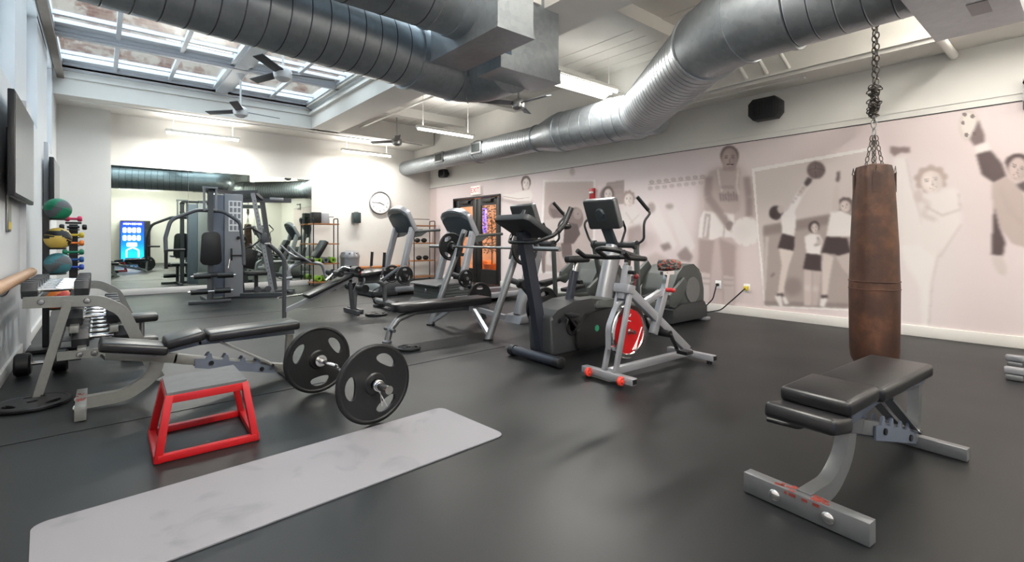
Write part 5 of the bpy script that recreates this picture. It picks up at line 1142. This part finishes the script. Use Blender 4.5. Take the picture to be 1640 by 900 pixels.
cr.color_ramp.elements[0].color = col((36, 36, 40)); cr.color_ramp.elements[1].position = .78; cr.color_ramp.elements[1].color = col((150, 64, 46)); e = cr.color_ramp.elements.new(.45); e.color = col((104, 102, 98))
sp_ = nt.nodes.new('ShaderNodeSeparateColor'); nt.links.new(vv.outputs['Color'], sp_.inputs[0]); nt.links.new(sp_.outputs[0], cr.inputs[0]); nt.links.new(cr.outputs[0], nt.nodes['Principled BSDF'].inputs['Base Color'])
B().prism([(.66, -.03), (.70, -.05), (.78, -.075), (.85, -.075), (.87, -.04), (.87, .04), (.85, .075), (.78, .075), (.70, .05), (.66, .03)], .82, .915, 'xy', bev=.03, bseg=4).done('saddle', sad, t)
B().cyl((.3, 0, .66), (.335, 0, .78), .006).ball((.337, 0, .79), .024).done('resistance_knob', mat('knob_red', (120, 30, 34), .3), t)
B().cyl((.66, -.1, .3), (.66, .1, .3), .03).done('bottom_bracket', 'blackr', t)
for s_ in (-1, 1):
    B().bar((.66, s_ * .1, .3), (.66 + (.1 if s_ < 0 else -.1), s_ * .1, .3 - s_ * -.15), .02, .03, up=(0, 1, 0), bev=.004).done('crank_arm', 'blackr', t)
    px_, pz_ = .66 + (.1 if s_ < 0 else -.1), .3 + s_ * .15
    B().box((px_, s_ * .17, pz_), (.1, .1, .03), bev=.008).torus((px_ - .05, s_ * .17, pz_ + .015), .045, .006, (.3, 0, 1)).done('pedal', 'blackr', t)
def horn(pts): return B().tube(pts, .0195, 12, up=(0, 0, 1), fil=.07)
horn([(-.10, .23, 1.0), (-.03, .22, .955), (.2, .22, .94), (.22, 0, .95), (.2, -.22, .94), (-.03, -.22, .955), (-.10, -.23, 1.0)]).done('handlebar', 'blackr', t)
horn([(.16, .17, .95), (-.02, .1, 1.01), (-.06, .0, 1.02), (-.02, -.1, 1.01), (.16, -.17, .95)]).done('aero_bar', 'blackr', t)
B().box((.23, 0, .965), (.08, .1, .04), bev=.008).done('bar_clamp', 'silver', t)

# punching bag
t = thing('punching_bag', 'worn brown leather punching bag hanging on a chain', 'punching bag', (4.705, 1.147, 0), 0)
Hb, zb, rb = 1.58, .095, .168
b = B(); rg = random.Random(2); prof = [(0, 0), (.5, .0), (.72, .006), (.86, .025), (.95, .06), (.985, .12), (1.0, .3), (1.0, .62), (.985, .66), (.93, .95), (.85, 1.22), (.79, 1.42), (.74, 1.53), (.68, 1.57), (.5, 1.58), (.2, 1.59), (0, 1.59)]
b.lathe([(r * rb, zb + h) for r, h in prof], n=48)
for v in b.bm.verts:
    a = math.atan2(v.co.y, v.co.x); z = v.co.z; k = max(0, (z - .9)) / .6
    f = 1 + .025 * k * math.sin(5 * a + 3 * z) + .02 * k * math.sin(11 * a) + .012 * math.sin(2 * a + 4 * z)
    v.co.x *= f; v.co.y *= f
b.done('bag_body', 'leather', t)
b = B()
for z in (zb + .605, zb + .665): b.torus((0, 0, z), rb * 1.003, .004, (0, 0, 1), 48, 6)
b.done('seam', mat('leather_seam', (70, 40, 26), .6), t)
a0 = R_(-95); b = B(); b.bar((math.cos(a0) * rb * 1.0, math.sin(a0) * rb * 1.0, zb + .1), (math.cos(a0) * rb * 1.0, math.sin(a0) * rb * 1.0, zb + .62), .003, .004); b.bm.free()
zt_ = zb + Hb
for k in range(4):
    a = R_(20 + 90 * k); p = V(math.cos(a) * .135, math.sin(a) * .135, zt_ - .12)
    B().sweep([p + V(0, 0, -.1), p + V(0, 0, .05)], rect(.05, .008), (math.cos(a), math.sin(a), 0)).done('hanging_strap', 'leather', t)
    B().tube([p + V(-.03, 0, .05), p + V(.03, 0, .05), p + V(0, 0, .1)], .004, 6, up=(0, 1, 0), closed=True).done('d_ring', 'chrome', t)
t = thing('hanging_chain', 'dark steel chain with a knotted bundle holding the punching bag', 'chain', (4.705, 1.147, 0), 0)
def link(b, p, d, tw, s_=1.0):
    d = V(d).normalized(); q = d.orthogonal().normalized(); q = Matrix.Rotation(tw, 3, d) @ q; P = []
    for a in np.linspace(0, 2 * math.pi, 13)[:-1]: P.append(V(p) + d * (math.sin(a) * .021 * s_) + q * (math.cos(a) * .0115 * s_))
    b.sweep(P, circ(.0034 * s_, 6), d.cross(q), None, False, True)
CH = mat('chain_steel', (92, 88, 84), .4, .8)
b = B(); z = 2.16; i = 0
while z < 3.84: link(b, (0, 0, z), (0, 0, 1), R_(90 * (i % 2)), 1.35); z += .047; i += 1
b.done('long_chain', CH, t)
b = B(); z = 2.16; i = 0
while z < 3.84: link(b, (.035, -.01, z), (0, 0, 1), R_(45 + 90 * (i % 2)), 1.35); z += .046; i += 1
b.done('long_chain', CH, t)
b = B()
for i in range(60):
    h = rg.random(); link(b, (rg.uniform(-.04, .035), rg.uniform(-.03, .03), 2.06 + .24 * h), (rg.uniform(-1, 1), rg.uniform(-1, 1), rg.uniform(-1, 1)), rg.random() * 6, 1.25)
b.done('chain_bundle', CH, t)
b = B(); link(b, (0, 0, 2.05), (0, 0, 1), 0, 1.3); link(b, (0, 0, 2.0), (0, 0, 1), 1.57, 1.7); link(b, (0, 0, 1.935), (0, 0, 1), 0, 1.7); b.done('swivel', 'steel', t)
for k in range(4):
    a = R_(20 + 90 * k); p = V(math.cos(a) * .055, math.sin(a) * .055, zt_ - .01); q = V(math.cos(a) * .012, math.sin(a) * .012, 1.91); b = B(); n = 6
    for i in range(n): link(b, p.lerp(q, (i + .5) / n), q - p, R_(90 * (i % 2)), 1.1)
    b.done('short_chain', CH, t)

# equipment at the right edge
t = thing('squat_stand', 'black and silver machine base cut off by the right frame edge', 'machine', (5.7, .1, 0), 0)
for x, y in ((-.28, .38), (.28, .42)):
    B().bar((x, y, .075), (x, y - 1.2, .075), .07, .05, bev=.012).done('base_rail', 'silver2', t)
    B().box((x, y - .06, .025), (.08, .1, .045), bev=.012).done('rubber_foot', 'silver', t)
B().prism(fil2([(-.32, .1), (-.3, .34), (-.2, .5), (.1, .5), (.35, .4), (.35, .1)], .08), -.75, -.02, bev=.04, bseg=3).done('cover', 'black', t)

# ---------------------------------------------------------------- machines at the back
t = thing('ab_bench', 'sloping black decline bench with a bent grey post', 'bench', (1.9, 7.04, 0), 0)
B().tube([(0, 0, 0), (0, 0, .80), (-.06, 0, .9), (-.20, 0, 1.02)], .028, 14, up=(0, 1, 0), fil=.06).done('post', 'gym', t); B().lathe([(0, 0), (.06, 0), (.06, .015), (0, .02)]).done('post_foot', 'black', t)
B().cyl((-.20, -.12, 1.02), (-.2, .12, 1.02), .014).done('handle', 'steel', t); B().cyl((0, 0, .55), (-.07, 0, .57), .014).cyl((0, 0, .55), (.1, 0, .56), .02).done('peg', 'steel', t)
B().bar((0, 0, .12), (.35, 0, .26), .045, .05).bar((.33, 0, .25), (.92, 0, .50), .05, .06).done('main_beam', 'silver2', t); B().cyl((-.08, .0, .30), (.32, .2, .30), .012).done('bar_peg', 'chrome', t)
B().box((.60, 0, .43), (.70, .28, .055), ry(-23.5), bev=.015).done('pad', 'vinyl', t)
B().bar((.9, 0, .49), (.95, 0, .0), .05, .05, up=(0, 1, 0)).box((.93, 0, .03), (.05, .5, .05)).done('rear_leg', 'gym', t)
for x, z in ((.68, .60), (.93, .64)):
    for s_ in (-1, 1): B().cyl((x, s_ * .06, z), (x, s_ * .24, z), .05).done('foam_roller', 'vinyl', t)
    B().cyl((x, -.26, z), (x, .26, z), .014).done('roller_bar', 'chrome', t)
B().tube([(.56, 0, .5), (.68, 0, .60), (.8, 0, .68), (.93, 0, .64), (.92, 0, .5)], .018, up=(0, 1, 0), fil=.05).done('roller_frame', 'chrome', t)

t = thing('leg_machine', 'plate loaded leg machine with a small seat and two upright handles', 'exercise machine', (3.35, 7.15, 0), 0)
B().cyl((.08, -.34, .085), (.08, .34, .085), .05).done('foot_tube', 'silver', t)
for s_ in (-1, 1): B().box((.08, s_ * .26, .02), (.16, .12, .04), bev=.008).done('foot_plate', 'gym', t); B().lathe([(0, -.01), (.055, -.01), (.055, .03), (0, .03)], (.08, s_ * .34, .085), (0, s_, 0)).done('end_cap', 'black', t)
B().tube([(.06, 0, .1), (.04, 0, .38), (-.08, 0, .44), (-.36, 0, .44), (-.42, 0, .3), (-.44, 0, .03)], .034, 14, up=(0, 1, 0), fil=.12).done('curved_frame', 'silver', t); B().box((-.42, 0, .03), (.06, .5, .05), bev=.01).done('rear_foot', 'gym', t)
B().box((-.2, 0, .56), (.42, .36, .07), ry(-6), bev=.02).done('seat', 'vinyl', t); B().box((-.2, 0, .49), (.3, .12, .08)).done('seat_bracket', 'gym', t)
for s_ in (-1, 1): B().tube([(-.1, s_ * .2, .5), (-.08, s_ * .22, .62), (-.06, s_ * .22, .84)], .014, up=(0, 1, 0), fil=.03).done('side_bracket', 'steel', t); B().cyl((-.07, s_ * .22, .66), (-.055, s_ * .22, .88), .022).done('handle_grip', 'blackr', t)
B().tube([(-.36, 0, .5), (-.36, -.2, .5), (-.4, -.2, .36)], .022, fil=.05).done('lever', 'gym', t)
for s_ in (-1, 1): B().cyl((-.4, s_ * .1, .36), (-.4, s_ * .32, .36), .06).done('foam_roller', 'vinyl', t)
B().tube([(.0, .02, .42), (.2, .02, .55), (.3, 0, .62)], .03, up=(0, 1, 0), fil=.05).done('weight_arm', 'gym', t)
B().cyl((.28, -.3, .52), (.28, .3, .52), .018).done('weight_horn', 'steel', t)
B().tube([(.02, -.2, .42), (-.3, -.24, .3), (-.2, -.2, .12), (.05, -.2, .1)], .007, 8, fil=.1).done('cable', 'blackr', t)
B().ball((-.40, -.1, .6), .035).done('adjustment_knob', 'redpl', t, label='red adjustment knob')
for s_, lab in ((-1, 'black plate on the near horn of the leg machine'), (1, 'black plate on the far horn of the leg machine')): stored_plate(lab, 3.63, 7.15 + s_ * .22, .52, .14)

t = thing('multi_gym', 'grey multi gym with tall weight tower, black back pad and press arms', 'exercise machine', (1.48, 9.7, 0), 0)
B().box((-.06, -.1, .03), (.62, .06, .05), bev=.006).bar((-.06, -.1, .03), (-.06, .75, .03), .06, .05).done('foot_frame', 'gym', t)
B().bar((-.06, -.02, .03), (-.06, -.02, .50), .06, .06, up=(0, 1, 0)).done('front_post', 'gym', t)
B().bar((0, .28, .03), (0, .28, 1.9), .08, .08, up=(0, 1, 0)).done('main_post', 'gym', t)
B().box((0, .1, .47), (.42, .36, .07), bev=.02).done('seat', 'vinyl', t)
b = B(); b.prism(fil2([(-.17, 0), (.17, 0), (.14, .58), (-.14, .58)], .09), -.03, .03, bev=.015); b.done('back_pad', 'vinyl', t, loc=(0, .2, .63))
for z, x in ((.46, 0), (.20, -.04)):
    for s_ in (-1, 1): B().cyl((x + s_ * .05, -.06, z), (x + s_ * .29, -.06, z), .048).done('foam_roller', 'vinyl', t)
    B().cyl((x - .33, -.06, z), (x + .33, -.06, z), .013).done('roller_bar', 'chrome', t)
B().tube([(-.66, .0, .86), (-.66, .1, 1.1), (-.58, .2, 1.40), (-.2, .3, 1.58), (.2, .3, 1.57), (.45, .2, 1.38), (.48, .1, .9), (.48, .05, .62)], .03, 12, up=(0, 1, 0), fil=.2).done('press_arms', 'gym', t)
B().cyl((-.66, .0, .6), (-.66, .0, .9), .026).cyl((-.66, .0, .9), (-.4, .0, .9), .02).done('press_handle', 'blackr', t)
for s_ in (-1, 1): B().box((s_ * .09, .3, 1.78), (.03, .06, .42)).done('pulley_bracket', 'stackgrey', t)
b = B(); b.box((0, .3, 1.98), (.22, .1, .03)).box((0, .3, 1.6), (.22, .1, .03)).done('pulley_cross_piece', 'stackgrey', t)
for z in (1.9, 1.7): B().lathe([(0, -.012), (.05, -.012), (.04, 0), (.05, .012), (0, .012)], (0, .3, z), (0, 1, 0)).done('pulley', 'blackr', t)
B().box((.4, .62, .96), (.3, .3, 1.88), bev=.01).done('weight_tower', 'stackgrey', t); B().box((.16, .62, .96), (.18, .26, 1.84), bev=.01).done('tower_side', 'blue_steel', t)
b = B(); b.box((0, 0, 0), (.21, .004, .56)).done('exercise_chart', 'white', t, loc=(.42, .468, 1.5))
b = B()
for i in range(3):
    for j in range(5): b.box((.42 - .065 + i * .065, .465, 1.28 + j * .11), (.045, .003, .08))
b.done('chart_pictures', 'stackgrey', t)
B().cyl((.47, .47, 1.1), (.47, .44, 1.1), .03).done('lock', 'blackr', t); B().box((.36, .46, .8), (.03, .03, .22), bev=.008).bar((.36, .45, .78), (.62, .45, .78), .015, .02).done('leg_lift_handle', 'black', t); B().cyl((.33, .44, .72), (.3, .42, .55), .012).done('selector_pin', 'chrome', t)
B().bar((.0, .3, 1.95), (.4, .62, 1.93), .06, .05).done('top_boom', 'gym', t)

t = thing('cable_machine', 'grey pulley frame with a perforated leaning post beside the multi gym', 'exercise machine', (2.1, 10.3, 0), 0)
B().bar((-.1, -.1, .04), (.58, -.5, .04), .08, .07).bar((.55, .1, .04), (.9, .12, .04), .08, .07).bar((-.0, .6, .04), (.6, .5, .04), .07, .06).done('base', 'gym', t)
b = B(); b.bar((.12, 0, 1.95), (.46, 0, .06), .07, .05, up=(0, 1, 0))
for k in range(16): pass
b.done('leaning_post', 'silver2', t)
for k in range(22):
    z = 1.8 - k * .075; x = .12 + (.34) * (1.95 - z) / 1.89
    b = B().cyl((x, -.0355, z), (x, -.038, z), .009, n=10); b.done('adjustment_hole', 'blackr', t)
B().bar((.36, .35, 1.85), (.6, .35, .06), .08, .07, up=(0, 1, 0)).done('rear_post', 'gym', t); B().bar((-.1, .35, 1.78), (.02, .35, .06), .06, .06, up=(0, 1, 0)).done('rear_post', 'gym', t)
B().bar((-.35, .1, 1.93), (.2, 0, 1.98), .07, .06).bar((-.2, .35, 1.82), (.9, .35, 1.86), .09, .08).bar((.15, 0, 1.96), (.36, .35, 1.86), .06, .06).done('top_boom', 'gym', t)
B().box((.62, .3, 1.88), (.26, .01, .06), bev=.01).done('name_plate', 'silver2', t)
B().box((.3, -.02, 1.1), (.1, .12, .2), bev=.015).done('carriage', 'gym', t); B().tube([(.3, -.05, 1.15), (.05, -.15, 1.3), (-.1, -.2, 1.25)], .016, fil=.08).tube([(.3, -.05, 1.12), (.1, -.1, .95), (-.05, -.1, .9)], .016, fil=.05).done('handle', 'black', t)
B().box((.2, .12, .42), (.36, .3, .08), bev=.02).bar((.2, .1, .04), (.2, .1, .4), .06, .06, up=(0, 1, 0)).done('seat', 'vinyl', t); B().box((.1, .22, .7), (.26, .06, .38), ry(12), bev=.02).done('back_pad', 'vinyl', t)
for x in (.18, .36): B().lathe([(0, -.02), (.055, -.02), (.04, 0), (.055, .02), (0, .02)], (x, -.12, .13), (0, 1, 0)).done('floor_pulley', 'gym', t)

# recumbent leg press frame between the mirror and the bench (low back machine)
t = thing('back_machine', 'silver framed seated machine with black pads in front of the mirror', 'exercise machine', (3.0, 10.55, 0), 0)
B().tube([(-.1, 0, .05), (-.05, 0, .5), (.25, 0, .62), (.6, 0, .55), (.75, 0, .05)], .035, up=(0, 1, 0), fil=.12).done('curved_frame', 'silver2', t)
B().box((-.1, 0, .03), (.08, .6, .05), bev=.01).box((.75, 0, .03), (.08, .6, .05), bev=.01).done('foot_bars', 'gym', t)
B().box((.2, 0, .66), (.4, .34, .07), ry(8), bev=.02).done('seat', 'vinyl', t); B().box((.55, 0, .86), (.1, .34, .4), ry(30), bev=.02).done('back_pad', 'vinyl', t)
for s_ in (-1, 1): B().tube([(.3, s_ * .22, .6), (.0, s_ * .26, .8), (-.15, s_ * .26, .95)], .02, up=(0, 1, 0), fil=.08).done('arm_handle', 'silver2', t)

# shelves
def shelf(lab, loc_, w, things):
    t = thing('shelving_unit', lab, 'shelf', loc_, 0)
    for x in (-w / 2, w / 2):
        B().tube([(x, -.15, 0), (x, -.15, 1.55), (x, .12, 1.55), (x, .12, 0)], .013, 8, up=(1, 0, 0), fil=.04).done('side_frame', 'black', t)
    for z in (.08, .5, .96, 1.42): B().box((0, 0, z), (w + .06, .32, .03), bev=.003).done('wooden_shelf', 'wood', t)
    B().tube([(-w / 2, .12, 1.6), (w / 2, .12, 1.6)], .008, 8).done('back_rail', 'black', t)
    return t
shelf('black framed shelving unit with wooden boards beside the mirror', (4.0, 11.62, 0), .56, 0)
shelf('second wooden board shelving unit in the far right corner', (6.55, 11.55, 0), .62, 0)
tag(B().box((3.82, 11.62, 1.435 + .13), (.2, .2, .25), bev=.01).done('stereo', 'black'), 'small black stereo box on top of the mirror side shelf', 'stereo')
tag(B().box((4.02, 11.6, 1.436 + .12), (.2, .03, .24), rx(-12), bev=.003).done('picture_frame', 'stackgrey'), 'grey picture frame leaning beside the black stereo', 'frame')
for i, (x, z, m_, nm_) in enumerate([(3.85, .6, 'lime', 'green'), (4.0, .6, 'greyrub', 'grey'), (4.17, .6, 'lime', 'bright green'), (3.85, .18, 'lime', 'green'), (4.02, .18, 'lime', 'lime'), (4.2, .18, 'greyrub', 'dark grey')]):
    b = B(); b.lathe([(.03, -.14), (.065, -.14), (.07, -.13), (.07, .13), (.065, .14), (.03, .14), (.03, -.14)], axis=(0, 1, 0), n=24); o = b.done('foam_roller', m_, loc=(x, 11.6, z - .015)); tag(o, '%s foam roller on the %s board of the mirror side shelf, %s' % (nm_, 'second' if z > .5 else 'lowest', ['left', 'middle', 'right'][i % 3]), 'foam roller', 'foam rollers on the shelf')
for i, (x, z) in enumerate([(6.4, .97), (6.6, .97), (6.45, .51), (6.65, .51)]):
    b = B(); b.ball((0, 0, .06), .07, (1.2, 1, .85)); o = b.done('boxing_glove', 'blackr', loc=(x, 11.52, z + .006)); tag(o, 'dark glove on the %s board of the corner shelf, %s' % ('third' if z > .9 else 'second', 'left' if i % 2 == 0 else 'right'), 'glove', 'gloves on the corner shelf')
# litter bin
t = thing('litter_bin', 'grey waste bin with domed lid against the back wall', 'bin', (4.62, 11.6, 0), 0)
B().lathe([(0, 0), (.17, 0), (.2, .03), (.22, .62), (0, .62)], n=32).done('bin_body', 'stackgrey', t); B().lathe([(.23, .62), (.235, .66), (.2, .76), (.1, .8), (0, .8)], n=32).done('lid', 'silver2', t); B().box((0, -.17, .71), (.2, .06, .06), bev=.01).done('flap', 'black', t)
# low bench
t = thing('wooden_bench', 'low wooden bench along the back wall under the clock', 'bench', (5.5, 11.66, 0), 0)
B().box((0, 0, .37), (1.3, .36, .05), bev=.005).done('seat_board', mat('bench_wood', (170, 112, 66), .5, var=.15, scale=9), t)
for s_ in (-1, 1): B().box((s_ * .6, 0, .17), (.06, .3, .34)).done('leg', 'black', t)

# vending machine behind the camera, seen in the mirror
t = thing('vending_machine', 'lit blue drinks vending machine reflected in the mirror', 'vending machine', (1.14, -2.32, 0), 0)
B().box((0, 0, .92), (1.0, .74, 1.8), bev=.02).done('cabinet', 'black', t)
vb = mat('vending_front', (10, 60, 190), .3)
nt = vb.node_tree; tc = nt.nodes.new('ShaderNodeTexCoord'); sx_ = nt.nodes.new('ShaderNodeSeparateXYZ'); rp = nt.nodes.new('ShaderNodeValToRGB'); nt.links.new(tc.outputs['Generated'], sx_.inputs[0]); nt.links.new(sx_.outputs[2], rp.inputs[0])
rp.color_ramp.elements[0].color = col((20, 170, 235)); rp.color_ramp.elements[1].color = col((8, 30, 150)); e = rp.color_ramp.elements.new(.45); e.color = col((10, 90, 215))
nt.links.new(rp.outputs[0], nt.nodes['Principled BSDF'].inputs['Emission Color']); nt.nodes['Principled BSDF'].inputs['Emission Strength'].default_value = 1.6; nt.links.new(rp.outputs[0], nt.nodes['Principled BSDF'].inputs['Base Color'])
B().box((-.1, .375, .96), (.76, .01, 1.62)).done('lit_front', vb, t)
vw = mat('vending_white', (240, 245, 255), .4, emit=1.6)
for r_i in range(2):
    for c_i in range(4): B().prism(rrect(.12, .22, .05), .38, .39).done('bottle_picture', vw, t, loc=(-.36 + c_i * .155, 0, 1.42 - r_i * .32))
B().prism(rrect(.34, .16, .04), .38, .39).done('bottle_picture', vw, t, loc=(-.12, 0, .82))
b = B()
for k in range(9): b.box((-.38 + k * .07, .385, 1.68), (.045, .006, .075 if k % 3 else .05))
b.done('header_marks', vw, t)
B().tube([(-.3, .385, .3), (-.3, .385, .6), (-.1, .385, .7), (.1, .385, .6), (.1, .385, .3)], .02, up=(0, 1, 0), fil=.1).done('lit_arc', vw, t)
B().box((.39, .38, 1.2), (.14, .02, .5), bev=.005).done('coin_panel', 'char', t); B().box((-.1, .38, .2), (.5, .03, .14), bev=.01).done('pickup_door', 'blackr', t)
